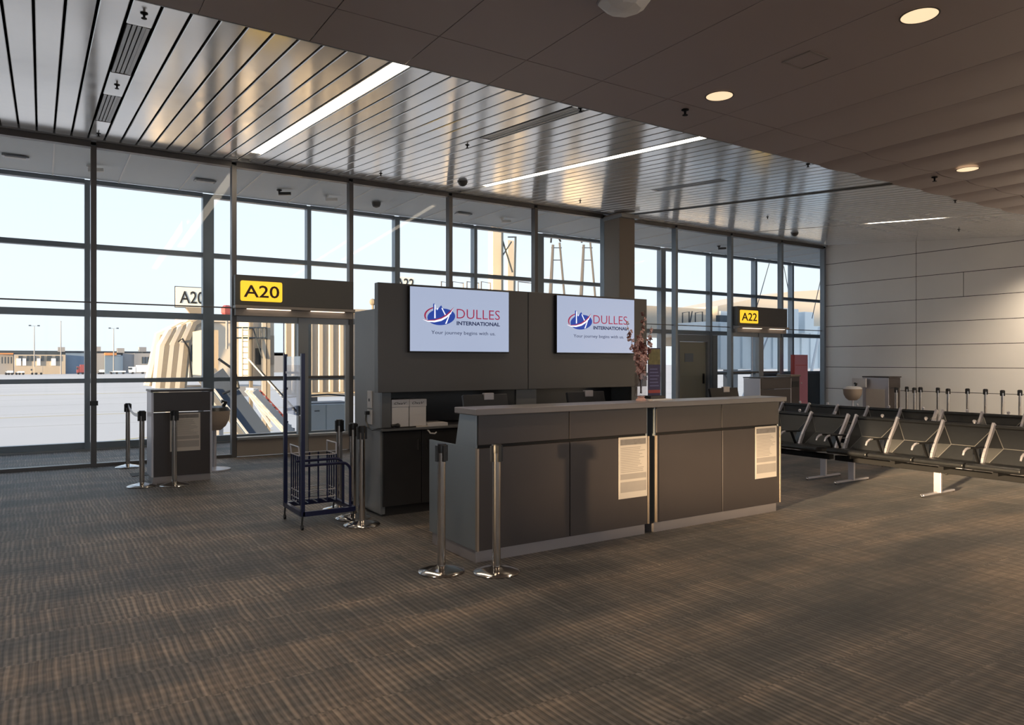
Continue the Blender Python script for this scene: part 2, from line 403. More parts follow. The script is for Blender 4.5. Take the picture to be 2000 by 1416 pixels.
# ---- flat soffit
SZ = 4.36
sof = thing('trim_1', 'flat matte taupe soffit over the lounge floor', None, (0,0,0), kind='structure')
bx('soffit_slab', M['soffit'], sof, -10, 1.05, 1.5, 6.24, SZ, SZ+.3)
bx('soffit_slab', M['soffit'], sof, -10, 19, -9, 1.5, SZ, SZ+.3)
def sof_panel(sag, w=.9, ly=4.04):
    m = MB(); g = .004; n = 8; vv = []
    for i in range(n+1):
        s_ = i/n; x = g+(w-2*g)*s_; z = -sag*(math.sin(PI*s_**.6))
        for y in (g, ly-g): vv.append((x, y, z))
    b = len(vv); fs = [(2*i, 2*i+1, 2*i+3, 2*i+2) for i in range(n)]
    vv += [(g, g, .05), (g, ly-g, .05), (w-g, g, .05), (w-g, ly-g, .05)]
    fs += [(0,b,b+1,1), (2*n, 2*n+1, b+3, b+2), (b, b+2, b+3, b+1)]
    m.add(vv, fs); m.f.append(tuple([2*i for i in range(n+1)]+[b+2, b])); m.f.append(tuple([2*i+1 for i in range(n+1)][::-1]+[b+1, b+3]))
    return m
pf = sof_panel(0.0).build('panel', M['soffit'], sof); pf.location = (1.05, 1.5, SZ)
pw = sof_panel(.030).build('panel', M['soffit'], sof, smooth=True); pw.location = (1.05+.9*9, 1.5, SZ)
pm_ = sof_panel(.012).build('panel', M['soffit'], sof, smooth=True); pm_.location = (1.05+.9*8, 1.5, SZ)
s2 = {}
for q_, sg in ((pf, 0), (pw, .030), (pm_, .012)):
    o_ = sof_panel(sg, ly=.69).build('panel', M['soffit'], sof, smooth=sg > 0); o_.location = (1.05 if sg == 0 else (1.05+.9*9 if sg == .030 else 1.05+.9*8), 5.545, SZ); s2[q_.name] = o_
for i in range(20):
    for j in range(2):
        s_ = pf if i < 7 else (pm_ if i in (7, 8) else pw)
        if i in (0, 9, 8): continue
        c = piece(s_ if j == 0 else s2[s_.name], sof); c.location = (1.05+.9*i, 1.5+4.045*j, SZ)
        if i == 19: c.location.x = 19-.9
bx('soffit_backing', M['soffit'], sof, 1.05, 19, 1.5, 6.22, SZ+.06, SZ+.3)
bx('soffit_edge', M['alu_l'], sof, -10, 19, 6.235, 6.25, SZ-.002, SZ+.12)

def downlight(x, y, label, r=.135):
    t = thing('downlight', label, 'ceiling light', (x, y, SZ), 'round downlights in the soffit')
    z = SZ-.033 if x > 9 else SZ-.004
    m = MB(); n = 28; b = 0
    vv = []; 
    for q, zz in ((r+.012, 0), (r+.012, -.004), (r, -.004), (r, 0)):
        for k in range(n): a = 2*PI*k/n; vv.append((x+q*math.cos(a), y+q*math.sin(a), z+zz))
    fs = [(i*n+k, i*n+(k+1)%n, ((i+1)%4)*n+(k+1)%n, ((i+1)%4)*n+k) for i in range(4) for k in range(n)]
    m.add(vv, fs); m.build('rim', M['header'], t)
    MB().lathe((x,y,z), [(r,-.001),(r*.99,-.003)], n).build('diffuser', M['lampd'], t)
    return t
downlight(5.90, 3.11, 'large round downlight at the upper right of the soffit, nearest the camera')
downlight(5.93, 5.18, 'round downlight in the soffit near the plank ceiling edge')
downlight(11.05, 5.15, 'small round downlight in the soffit above the black seats')
for x, y in ((5.9, 3.11), (5.93, 5.18), (11.05, 5.15)):
    l = bpy.data.lights.new('downlight_and_fill_beam', 'SPOT'); l.energy = 45; l.color = (1,.80,.58); l.spot_size = math.radians(140); l.spot_blend = .8; l.shadow_soft_size = .13
    o = bpy.data.objects.new('downlight_and_fill_beam', l); COL.objects.link(o); o.location = (x, y, SZ-.06)
# fill spots added outside the frame to brighten the room, strongest by the white wall
for x, y in ((.8, 3.1), (.8, 5.2), (16.2, 5.15), (11.05, 1.0), (16.2, 1.0), (5.9, -1.0), (.8, -1.0), (11.05, -3.1), (.8, -5.2), (5.9, -5.2), (-4.3, 3.1), (-4.3,-1), (17.9, 6.4)):
    l = bpy.data.lights.new('downlight_and_fill_beam', 'SPOT'); l.energy = 50 if x < 16 else 230; l.color = (1,.80,.58); l.spot_size = math.radians(140); l.spot_blend = .8; l.shadow_soft_size = .13
    o = bpy.data.objects.new('downlight_and_fill_beam', l); COL.objects.link(o); o.location = (x, y, SZ-.06)

def sprinkler(x, y, z, label, s=1):
    t = thing('sprinkler', label, 'sprinkler', (x, y, z), 'ceiling sprinklers')
    MB().lathe((x,y,z), [(.034*s,0),(.034*s,-.008*s),(.012*s,-.012*s),(.010*s,-.05*s)], 14).build('body', M['blackm'], t)
    MB().lathe((x,y,z-.05*s), [(.026*s,0),(.026*s,-.004*s)], 12).build('deflector', M['blackm'], t)
for x, y, l in ((.70,6.55,'sprinkler beside the soffit edge at the upper left of the plank ceiling'),
                (.70,9.05,'sprinkler between the two slot diffusers at the upper left'),
                (.70,12.1,'sprinkler just above the window head at the upper left'),
                (4.98,11.9,'sprinkler near the windows, between the two lit strip lights'),
                (4.98,8.83,'sprinkler past the end of the slot diffuser above the screens'),
                (4.98,6.30,'sprinkler at the soffit edge above the left wall screen'),
                (9.16,11.6,'sprinkler in the glossy planks right before the column'),
                (9.1,6.35,'sprinkler at the soffit edge near the end of the second strip light'),
                (13.2,10.2,'sprinkler in the glossy planks right of the column'),
                (13.3,6.4,'sprinkler at the soffit edge toward the white panel wall'),
                (17.2,8.2,'sprinkler in the planks close to the white panel wall')):
    sprinkler(x, y, cz(y), l, .85)
sprinkler(5.94, 5.67, SZ, 'dark sprinkler under the soffit beside the second downlight', 1.2)
sprinkler(11.12, 5.64, SZ-.03, 'dark sprinkler under the soffit beside the far downlight', 1.2)
def dome(x, y, z, label, r=.085):
    t = thing('ceiling_speaker', label, 'ceiling speaker', (x,y,z), 'dark ceiling domes')
    MB().lathe((x,y,z), [(r,0),(r,-.02),(r*.85,-.055),(r*.5,-.08),(.01,-.09)], 18).build('dome', M['header'], t, smooth=True)
    MB().lathe((x,y,z), [(r*1.15,.001),(r*1.15,-.008)], 18).build('ring', M['alu'], t)
dome(6.39, 11.5, cz(11.5), 'round dark dome on the planks above the left screen')
dome(15.94, 11.5, cz(11.5), 'round dark dome on the planks near the right corner')
t = thing('projector_mount', 'pale shallow ceiling fitting cut by the top edge of the photo', 'ceiling fitting', (3.76,4.22,SZ))
MB().lathe((3.76,4.22,SZ), [(.20,0),(.20,-.02),(.13,-.07),(.02,-.085)], 8).build('cover', M['white'], t, smooth=False)
MB().lathe((3.76,4.22,SZ), [(.215,.001),(.215,-.006)], 8).build('flange', M['plinth'], t)
t = thing('access_hatch', 'square taupe access hatch in the soffit between two downlights', 'hatch', (5.9,4.14,SZ))
m = MB()
for a, b, c, d in ((-.15,.15,-.15,-.135),(-.15,.15,.135,.15),(-.15,-.135,-.135,.135),(.135,.15,-.135,.135)): m.box(5.9+a,5.9+b,4.14+c,4.14+d,SZ-.006,SZ+.001)
m.build('frame', M['headl'], t); bx('door', M['soffit'], t, 5.77,6.03,4.01,4.27,SZ-.003,SZ)

# ---- unseen roof over everything, added to block sun and sky light
rf = thing('trim_2', 'unseen roof slab added above the ceilings to block sun and sky light', None, (0,0,0), kind='structure')
bx('roof_slab', M['header'], rf, -10.2, 24.2, -9.2, 15.5, 5.32, 5.5)

# ---- right wall: panels 0.6 high, joints recessed
wr = thing('wall_right', 'white panelled end wall right of the windows', None, (0,0,0), kind='structure')
bx('backing', M['seam'], wr, 19.012, 19.2, -9, 12.70, 0, 5.3)
ZJ = [0, .24, .84, 1.45, 2.03, 2.61, 3.20, 3.80, 4.40, 5.02]
YJ = [12.70, 10.10, 7.50, 4.9, 2.3, -.3, -9]
for j in range(len(YJ)-1):
    for i in range(len(ZJ)-1):
        g = .007
        subs = [(YJ[j+1], YJ[j])]
        if i == 6 and j == 1: subs = [(YJ[j+1], 8.95), (8.95, YJ[j])]
        for a, b in subs:
            bx('panel', M['white'], wr, 19.0, 19.02, a+g, b-g, ZJ[i]+g, ZJ[i+1]-g)
# ---- left and rear walls, windows (outside the frame; they let the low sun in, left opening shaped to set its patch)
wl = thing('wall_left', 'unseen grey end wall, its ribbon window shaped to set the sun patch', None, (0,0,0), kind='structure')
for a in ((-9.2,-9,0,5.3),(-9,1.3,0,1.42),(-9,1.3,2.25,5.3),(1.3,15.2,0,5.3)):
    bx('wall_face', M['side'], wl, -10.2, -10, a[0], a[1], a[2], a[3])
for y in (-6.4, -3.8, -1.2): bx('mullion', M['alu'], wl, -10.15, -10.05, y-.04, y+.04, 1.42, 2.25)
wb = thing('wall_rear', 'glazed rear wall with slim mullions', None, (0,0,0), kind='structure')
for a in ((-10,19,0,.12),(-10,19,4.2,5.3)):
    bx('wall_face', M['side'], wb, a[0], a[1], -9.2, -9, a[2], a[3])
for i in range(15): bx('mullion', M['alu'], wb, -10+i*2.03, -9.92+i*2.03, -9.15, -9.05, .12, 4.2)
bx('rail', M['alu'], wb, -10, 19, -9.15, -9.05, 2.3, 2.38)
we = thing('wall_end', 'grey end wall of the glazed passage', None, (0,0,0), kind='structure')
bx('wall_face', M['side'], we, 24, 24.2, 12.8, 15.3, -.3, 5.3)
bx('wall_face', M['side'], we, 19.2, 24, 12.6, 12.78, -.3, 5.3)

# ---- inner curtain wall  (plane Y 12.75)
w1 = thing('window_1', 'inner curtain wall of full-height glass between slim mullions', None, (0,12.75,0), kind='structure')
XI = [-9.48,-7.45,-5.42,-3.39,-1.36,.67,2.70,4.73,6.77,8.82,10.72]
XI2 = [11.06,12.98,14.98,17.02,18.94]
for xs in (XI, XI2):
    for x in xs:
        w = .075
        bx('mullion', M['alu'] if x < 10 else M['alu_b'], w1, x-w/2, x+w/2, 12.66, 12.80, 0, 4.86)
for xs in (XI, XI2):
    for a, b in zip(xs[:-1], xs[1:]):
        a += .0375; b -= .0375
        bx('head_rail', M['alu'], w1, a, b, 12.68, 12.80, 4.84, 4.95)
        door = abs(a-2.74) < .1 or abs(a-15.02) < .1
        if not door:
            bx('sill_rail', M['alu'], w1, a, b, 12.68, 12.80, 0, .05)
            bx('joint_rail', M['alu'], w1, a, b, 12.735, 12.765, 2.485, 2.505)
            bx('pane', M['glass'], w1, a, b, 12.745, 12.753, .05, 2.485)
            bx('pane', M['glass'], w1, a, b, 12.745, 12.753, 2.505, 4.84)
        else:
            bx('pane', M['glass'], w1, a, b, 12.745, 12.753, 3.04, 4.84)
bx('clamp', M['black'], w1, .615, .725, 12.63, 12.67, .93, 1.0)
# ---- outer curtain wall (plane Y 15.2)
w2 = thing('window_2', 'outer curtain wall of glass with slate mullions and cross rails', None, (0,15.2,0), kind='structure')
XO = [-9.5,-7.45,-5.4,-3.36,-1.33,.70,2.74,4.72,6.72,8.75,10.65,12.8,14.95,16.93,19.0,20.85,22.9,24]
WO = {2.74:.20, 10.65:.20, 14.95:.18, 6.72:.12}
for x in XO:
    w = WO.get(x, .085)
    bx('mullion', M['alu_b'], w2, x-w/2, x+w/2, 15.10, 15.28, 0, 4.86)
RZ = [(.03,.14),(1.21,1.29),(2.41,2.53),(3.63,3.72),(4.80,4.88)]
for i, (a, b) in enumerate(zip(XO[:-1], XO[1:])):
    a += WO.get(a, .085)/2; b -= WO.get(b, .085)/2
    for j, (z0, z1) in enumerate(RZ):
        if i == 12 and j == 1: continue
        bx('rail', M['alu_b'], w2, a, b, 15.13, 15.26, z0, z1)
    for j in range(4):
        if i == 12 and j < 2: continue
        if i >= 14 and j == 0: 
            bx('spandrel', M['lamin_t'], w2, a, b, 15.15, 15.25, RZ[0][1], RZ[1][0]); continue
        bx('pane', M['glass'], w2, a, b, 15.19, 15.198, RZ[j][1], RZ[j+1][0])
bx('sill_base', M['alu_l'], w2, -10, 24, 15.08, 15.3, -.3, .03)
# ---- passage ceiling
vc = thing('trim_3', 'grey tiled ceiling of the glazed passage with white tee bars', None, (0,0,0), kind='structure')
xs = [-.85+1.02*i for i in range(25)]
tile = MB().box(0, 1.0, 0, 2.28, 0, .03).build('ceiling_tile', M['vceil'], vc); tile.location = (xs[0]+.01, 12.81, 4.875)
for x in xs[1:]: piece(tile, vc, dx=x-xs[0])
bx('passage_ceiling', M['vceil'], vc, -10, -.85, 12.8, 15.1, 4.875, 4.905)
tb = MB().box(-.012, .012, 12.81, 15.09, 4.862, 4.875).build('tee_bar', M['white'], vc); tb.location = (xs[0], 0, 0)
for x in xs[1:]: piece(tb, vc, dx=x-xs[0])
bx('passage_backing', M['void'], vc, -10, 24, 12.8, 15.25, 4.91, 5.3)
for i, (x, l) in enumerate(((-.34,'thin pale ceiling luminaire in the glazed passage, far left'),(2.48,'flat square speaker in the passage ceiling right of the first mullion'),
              (7.8,'flat square speaker in the passage ceiling above the left screen'))):
    t = thing('passage_luminaire', l, 'ceiling fitting', (x,14,4.86))
    bx('housing', M['alu_l'], t, x-.18, x+.18, 13.92, 14.08, 4.835, 4.86, .004); bx('lens', M['white'], t, x-.14, x+.14, 13.95, 14.05, 4.828, 4.835)
for x, l in ((.68,'small white security camera hanging in the passage ceiling, far left'),(3.8,'dark security camera in the passage above the A20 sign'),(4.71,'white security camera in the passage above the A20 sign'),
             (8.79,'white security camera in the passage near the column'),(12.4,'white security camera in the passage just right of the column'),(16.0,'dark security camera in the passage above the A22 sign')):
    mt = M['black'] if 'dark' in l else M['white']
    t = thing('security_camera', l, 'camera', (x,14,4.86))
    MB().lathe((x,14,4.86), [(.05,0),(.05,-.015),(.02,-.03),(.018,-.07)], 12).build('mount', mt, t)
    MB().bar((x-.02,13.98,4.78), (x+.20,13.93,4.80), .06, .055).build('body', mt, t)
t = thing('round_speaker', 'round dark dome hanging in the passage ceiling right of the A20 bay', 'ceiling speaker', (5.76,14,4.86))
MB().lathe((5.76,14,4.86), [(.09,0),(.09,-.04),(.07,-.09),(.02,-.11)], 16).build('dome', M['header'], t, smooth=True)
MB().lathe((5.76,14,4.86), [(.10,.002),(.10,-.008)], 16).build('ring', M['alu_l'], t)

# ---- doors below the gate headers
def gate_door(n, x0, x1, full=True):
    d = thing('door_%d' % n, 'glazed double door with taupe kick panels under the gate header', None, ((x0+x1)/2,12.72,0), kind='structure')
    s = x0+(x1-x0)*.57
    for a, b in ((x0+.04, s-.09), (s+.09, x1-.04)):
        bx('kick_panel', M['headl'] if full else M['alu_l'], d, a-.0, b, 12.66, 12.76, .012, .285, .004)
        bx('kick_ledge', M['alu_l'], d, a, b, 12.60, 12.78, .287, .33, .006)
        bx('mid_rail', M['alu'], d, a, b, 12.69, 12.75, 1.30, 1.345)
        bx('top_rail', M['alu_l'], d, a, b, 12.69, 12.77, 2.26, 2.36)
        bx('pane', M['glass2'], d, a, b, 12.725, 12.733, .33, 1.30); bx('pane', M['glass2'], d, a, b, 12.725, 12.733, 1.345, 2.26)
    bx('stile', M['alu_l'], d, s-.088, s+.088, 12.67, 12.79, .012, 2.36)
    bx('stile', M['satin'], d, s-.34, s-.325, 12.69, 12.71, .33, 2.26)
    bx('stile', M['alu_l'], d, x1-.115, x1-.04, 12.66, 12.69, .33, 2.26)
    return d
gate_door(1, 2.70, 4.73); gate_door(2, 14.98, 17.02, False)

# ---- gate headers with lit numbers
def header(x0, x1, txt, label, lw):
    t = thing('gate_header', label, 'gate sign', ((x0+x1)/2, 12.56, 2.5), 'gate number headers')
    bx('box', M['header'], t, x0, x1, 12.50, 12.655, 2.53, 3.03, .005)
    bx('soffit_strip', M['headl'], t, x0-.01, x1+.01, 12.44, 12.655, 2.475, 2.525, .006)
    bx('under_tray', M['headl'], t, x0+.01, x1-.01, 12.52, 12.655, 2.36, 2.47)
    bx('tube_lamp', M['lamps'], t, x0+.18, x0+.9, 12.46, 12.50, 2.462, 2.474)
    bx('tube_lamp', M['lamps'], t, x0+1.25, x0+1.85, 12.46, 12.50, 2.462, 2.474)
    # rounded lit panel
    a, b, c, d, r = x0+.08, x0+.08+lw, 2.60, 2.935, .03
    pts = []
    for cx, cz_, q in ((b-r,c+r,-90),(b-r,d-r,0),(a+r,d-r,90),(a+r,c+r,180)):
        for k in range(5): g = math.radians(q+90*k/4); pts.append((cx+r*math.cos(g), 12.485, cz_+r*math.sin(g)))
    p = MB().prism(pts, (0, .02, 0)).build('lit_panel', M['yellow'], t)
    text('gate_number', txt, M['brown'], p, (a+.05, 12.4845, c+.062), lw-.10, .205, depth=.003, bold=.012)
header(2.68, 4.71, 'A20', 'taupe header box with a lit yellow A20 sign over the left gate door', .68)
header(15.0, 17.0, 'A22', 'taupe header box with a lit yellow A22 sign over the right gate door', .70)
t = thing('corner_post', 'slim steel cable post at the right end of the A20 header', 'post', (4.78,12.5,0))
MB().tube([(4.80,12.52,0),(4.80,12.52,2.42),(4.78,12.53,2.50)], .022, 8).build('pole', M['alu_b'], t, smooth=True)
bx('bracket', M['black'], t, 4.775, 4.825, 12.5, 12.545, 1.25, 1.40); bx('bracket', M['alu_l'], t, 4.775, 4.825, 12.5, 12.545, 2.2, 2.30)

# ---- column
c = thing('building_column', 'tall square beige column standing against the windows', 'column', (10.87,12.35,0))
bx('shaft', M['coltan'], c, 10.65, 11.10, 12.10, 12.62, .10, cz(12.35)-.045, .012)
bx('base', M['alu_l'], c, 10.64, 11.11, 12.09, 12.63, 0, .10)
bx('capital', M['alu_l'], c, 10.62, 11.14, 12.0, 12.62, 4.76, 4.84, .004)

# ---- portal in outer wall behind A22 bay
d3 = thing('door_3', 'grey jet bridge portal with a brown door in the outer wall', None, (15.9,15.2,0), kind='structure')
bx('jamb', M['side'], d3, 15.50, 15.62, 15.12, 15.3, .03, 2.40); bx('jamb', M['side'], d3, 16.80, 16.885, 15.12, 15.3, .03, 2.40); bx('jamb', M['side'], d3, 16.975, 17.16, 15.06, 15.12, .03, 2.40)
bx('pane', M['glass'], d3, 15.05, 15.50, 15.19, 15.198, .14, 2.40)
bx('lintel', M['side'], d3, 15.62, 16.80, 15.12, 15.3, 2.20, 2.40)
bx('door_leaf', mat('olive_door', (.36,.31,.21), .4), d3, 15.63, 16.79, 15.20, 15.26, .03, 2.19)
bx('handle', M['black'], d3, 16.66, 16.69, 15.14, 15.20, .95, 1.25); bx('notice_plate', M['side'], d3, 15.9, 16.25, 15.185, 15.2, 1.6, 1.85)

# ================================================================== COUNTER
def counter(x0, x1, label, first):
    t = thing('ticket_counter', label, 'counter', ((x0+x1)/2, 5.3, 0), 'two joined ticket counters')
    xm = (x0+x1)/2; g = .004
    bx('plinth', M['plinth'], t, x0+.015, x1-.015, 4.965, 5.72, 0, .095)
    bx('core', M['seam'], t, x0+.024, x1-.024, 4.945, 5.10, .10, 1.165)
    for a, b in ((x0+.02, xm-g), (xm+g, x1-.02)):
        bx('front_panel', M['lamin'], t, a, b, 4.92, 4.944, .10, .905, .003)
        bx('upper_panel', M['lamin'], t, a, b, 4.93, 4.944, .928, 1.165, .003)
    bx('edge_trim', M['trimb'], t, x0-.001, x0+.018, 4.914, 4.943, .10, .905, .002); bx('edge_trim', M['trimb'], t, x1-.018, x1+.001, 4.914, 4.943, .10, .905, .002)
    for a, b in ((x0, x0+.02), (x1-.02, x1)):
        MB().prism([(a,4.944,.10),(a,5.75,.10),(a,5.75,.905),(a,4.944,.905)], (b-a,0,0)).build('end_panel', M['steel'], t, .002)
        MB().prism([(a,4.944,.905),(a,5.27,.905),(a,5.20,1.165),(a,4.944,1.165)], (b-a,0,0)).build('upper_end_panel', M['steel'], t, .002)
    bx('work_surface', M['lamin_t'], t, x0+.02, x1-.02, 5.10, 5.70, .74, .77, .003)
    bx('back_panel', M['lamin'], t, x0+.02, x1-.02, 5.55, 5.57, .10, .74)
    bx('ledge', M['ledge'], t, x0-.035 if first else x0-.045, x1+.043 if first else x1+.03, 4.865, 5.225, 1.168, 1.218, .006)
    return t
counter(2.86, 4.69, 'long dark brown ticket counter nearest the camera, left of the vertical gap', True)
counter(4.775, 6.58, 'dark brown ticket counter on the right of the gap, end near the seats', False)
def notice(x0, x1, z0, z1, y, label, mt=None):
    t = thing('printed_notice', label, 'notice', ((x0+x1)/2, y, z0), 'tall printed notices')
    bx('sheet', M['paper'], t, x0, x1, y-.003, y, z0, z1)
    h = z1-z0; w = x1-x0
    bx('heading', M['paperd'], t, x0+.015, x1-.02, y-.0042, y-.003, z1-h*.13, z1-h*.035)
    random.seed(int(x0*100))
    z = z1-h*.17
    m = MB()
    while z > z0+h*.42:
        m.box(x0+.02, x1-.02-random.random()*w*.3, y-.0040, y-.003, z-h*.012, z); z -= h*.028
    m.build('small_print', M['paperg'], t)
    bx('print_block', M['paperg'], t, x0+.015, x1-.015, y-.0042, y-.003, z0+h*.31, z0+h*.40)
    bx('print_block', M['paperg'], t, x0+.015, x1-.015, y-.0042, y-.003, z0+h*.10, z0+h*.27)
notice(4.32, 4.66, .36, .91, 4.919, 'tall printed notice on the left counter beside the gap')
notice(6.17, 6.51, .38, .93-.015, 4.919, 'tall printed notice at the right end of the right counter')

# ---- things on the counters
def monitor(x, y, label):
    t = thing('computer_monitor', label, 'monitor', (x, y, .77), 'monitors behind the counter ledge')
    w = .225; z0, z1 = .93, 1.30; dy = .07
    MB().prism([(x-w,y-.02,z0),(x-w,y+dy,z1),(x-w,y+dy+.03,z1-.01),(x-w,y+.012,z0-.008)], (2*w,0,0)).build('display_housing', M['black'], t, .004)
    MB().quad((x-w+.015,y+.014,z0+.01),(x+w-.015,y+.014,z0+.01),(x+w-.015,y+dy+.024,z1-.03),(x-w+.015,y+dy+.024,z1-.03)).build('display', M['blackm'], t)
    MB().prism([(x-.05,y-.04,.79),(x-.05,y-.01,1.1),(x-.05,y+.03,1.1),(x-.05,y,.79)], (.1,0,0)).build('stand', M['blackm'], t)
    bx('foot', M['black'], t, x-.12, x+.12, y-.12, y+.08, .77, .79, .004)
    bx('cable_cover', M['plinth'], t, x-.02, x+.08, y+.055, y+.09, 1.25, 1.31, .003)
monitor(3.29, 5.44, 'black monitor behind the ledge at the left end of the counter')
monitor(4.42, 5.44, 'black monitor behind the ledge near the flower vase')
monitor(6.50-.12, 5.44, 'black monitor behind the ledge at the right end of the counter')
VX, VY, VZ = 4.765, 5.11, 1.218
t = thing('glass_vase', 'tall square glass vase with pinkish foot on the counter ledge', 'vase', (VX,VY,VZ))
m = MB(); r = .043
ring = [(-r,-r),(r,-r),(r,r),(-r,r)]; ri = .037; rin = [(-ri,-ri),(ri,-ri),(ri,ri),(-ri,ri)]
vv = [(VX+a,VY+b,VZ+.04) for a,b in ring]+[(VX+a*1.05,VY+b*1.05,VZ+.26) for a,b in ring]+[(VX+a*1.05,VY+b*1.05,VZ+.26) for a,b in rin]+[(VX+a,VY+b,VZ+.05) for a,b in rin]
m.add(vv, [(3,2,1,0),(12,13,14,15)]+[(o_+i,o_+(i+1)%4,o_+4+(i+1)%4,o_+4+i) for o_ in (0,4,8) for i in range(4)])
m.build('glass_body', M['vglass'], t)
MB().lathe((VX,VY,VZ), [(.05,0),(.05,.012),(.03,.03),(.04,.045)], 12).build('foot', M['pink'], t, smooth=True)
random.seed(12)
t = thing('blossom_branches', 'dusty pink blossom branches standing in the glass vase', 'flowers', (VX,VY,VZ+.06))
branches = [((-.17,.02,.74),14),((-.04,.0,.60),16),((.03,.05,.66),16),((.10,.06,.86),12),((.24,.10,.72),13),((.16,.03,.60),15),((-.08,-.02,.46),12),((.07,.02,.50),14),((.02,-.04,.42),12)]
fl1 = MB(); fl2 = MB()
for (bxx, byy, bz), n in branches:
    P = []
    for i in range(7):
        s_ = i/6; wv = .018*math.sin(i*2.1+bxx*20)
        P.append((VX+bxx*s_**1.5+wv*s_, VY+byy*s_+wv*.5, VZ+.07+(bz-.07)*s_))
    MB().tube(P, [.005-.0035*i/6 for i in range(7)], 5).build('branch', M['twig'], t)
    for k in range(n):
        s_ = .42+.58*(k+random.random()*.7)/n; i = min(5, int(s_*6)); q = s_*6-i
        p = Vector(P[i]).lerp(Vector(P[i+1]), q)+Vector((random.uniform(-.022,.022),random.uniform(-.02,.02),random.uniform(-.015,.015)))
        rr = random.uniform(.013,.026)*(1.3-s_*.65); mb = fl1 if random.random() < .72 else fl2
        for h in range(5):
            a = 2*PI*h/5+random.random(); d = Vector((math.cos(a)*rr*.8, random.uniform(-.3,.3)*rr, math.sin(a)*rr*.8))
            c_ = p+d; u_ = Vector((random.uniform(-1,1),random.uniform(-1,1),random.uniform(-1,1))).normalized()*rr*.9
            w_ = u_.cross(Vector((random.uniform(-1,1),1,.2))).normalized()*rr*.8; n_ = u_.cross(w_).normalized()*rr*.25
            mb.add([c_-u_, c_+w_, c_+u_, c_-w_, c_+n_, c_-n_], [(0,1,4),(1,2,4),(2,3,4),(3,0,4),(1,0,5),(2,1,5),(3,2,5),(0,3,5)])
o = fl1.build('blossoms', M['pink'], t); o['kind'] = 'stuff'; o = fl2.build('buds', M['pinkd'], t, label='darker buds'); o['kind'] = 'stuff'
t = thing('counter_placard', 'upright purple printed placard with a red foot behind the vase', 'placard', (4.97,5.16,1.218))
bx('stand_foot', M['black'], t, 4.88, 5.07, 5.10, 5.20, 1.232, 1.262, .003)
bx('card', M['purple'], t, 4.895, 5.055, 5.15, 5.156, 1.262, 1.72)
bx('red_band', M['redp'], t, 4.897, 5.053, 5.148, 5.15, 1.285, 1.315)
bx('picture', mat('picture_print', (.20,.17,.06), .5, noise=.7, nscale=25), t, 4.897, 5.053, 5.148, 5.15, 1.56, 1.71)
m = MB(); 
for i in range(6): m.box(4.915, 5.035-.01*(i%3), 5.148, 5.15, 1.35+i*.032, 1.362+i*.032)
m.build('print_lines', mat('lilac_print', (.14,.14,.30), .5), t)
t = thing('loose_papers', 'small sheaf of white paper under the placard on the ledge', 'paper', (4.95,5.12,1.218))
bx('sheet', M['carton'], t, 4.83, 5.12, 5.02, 5.23, 1.218, 1.223); bx('sheet', M['carton'], t, 4.85, 5.10, 5.04, 5.22, 1.2235, 1.2315)

# ================================================================== BACK WALL UNIT
t = thing('gate_wall_unit', 'tall grey wall unit behind the counter holding both screens and black cabinets', 'cabinet', (4.7,7.3,0))
XL, XR = 2.92, 6.42
bx('left_side', M['side'], t, XL-.001, XL+.05, 6.985, 7.71, 0.02, 2.14, .003)
bx('right_side', M['side'], t, XR-.05, XR, 6.985, 7.71, .02, 2.14, .003)
bx('back_face', M['side'], t, XL+.05, XR-.05, 7.66, 7.70, .02, 2.12)
bx('top', M['side'], t, XL+.05, XR-.05, 6.985, 7.66, 2.10, 2.14)
for a, b in ((2.852, 4.678), (4.686, 6.52)):
    bx('upper_board', M['board'], t, a, b, 6.885, 6.98, 1.275, 2.39, .003)
bx('pillar', M['lamin_t'], t, XL, 3.02, 6.95, 6.984, .90, 1.27); bx('pillar', M['lamin_t'], t, 4.56, 4.84, 6.95, 6.99, .90, 1.27); bx('pillar', M['lamin_t'], t, 6.32, 6.42, 6.95, 6.984, .90, 1.27)
bx('niche_back', M['cab'], t, 3.0, 6.36, 7.40, 7.42, .92, 1.29)
bx('niche_top', M['cab'], t, 2.98, 6.38, 6.985, 7.42, 1.275, 1.30)
bx('worktop', M['lamin_t'], t, XL-.01, XR+.01, 6.93, 7.40, .875, .90, .004)
xx = [2.93, 3.37, 3.84, 4.31, 4.78, 5.25, 5.72, 6.07, 6.41]
for i in range(8):
    d = bx('door', M['cab'], t, xx[i]+.004, xx[i+1]-.004, 6.955, 6.975, .10, .865, .003)
    hx = xx[i+1]-.05 if i % 2 == 0 else xx[i]+.05
    MB().tube([(hx,6.955,.78),(hx,6.93,.775),(hx,6.93,.665),(hx,6.955,.66)], .005, 6).build('handle', M['chrome'], d)
bx('carcass', M['seam'], t, 2.94, 6.40, 6.98, 7.38, .10, .872)
bx('kick_base', M['cab'], t, 2.94, 6.40, 6.99, 7.38, 0, .10)
p = bx('outlet_plate', M['carton'], t, 2.905, 2.919, 7.20, 7.31, 1.10, 1.28, .003)
p2 = bx('outlet_plate', M['carton'], t, 2.905, 2.919, 7.20, 7.31, .93, 1.085, .003)
bx('plug', M['black'], p2, 2.86, 2.905, 7.235, 7.275, 1.03, 1.07, .004); bx('socket', M['black'], p, 2.902, 2.905, 7.24, 7.27, 1.17, 1.20)
MB().tube([(2.87,7.25,1.04),(2.86,7.24,.97),(2.87,7.18,.90),(2.86,7.06,.885),(2.88,6.96,.905),(2.95,6.935,.907),(3.25,6.94,.907),(3.42,6.98,.907)], .008, 6).build('power_cord', M['black'], t, smooth=True)
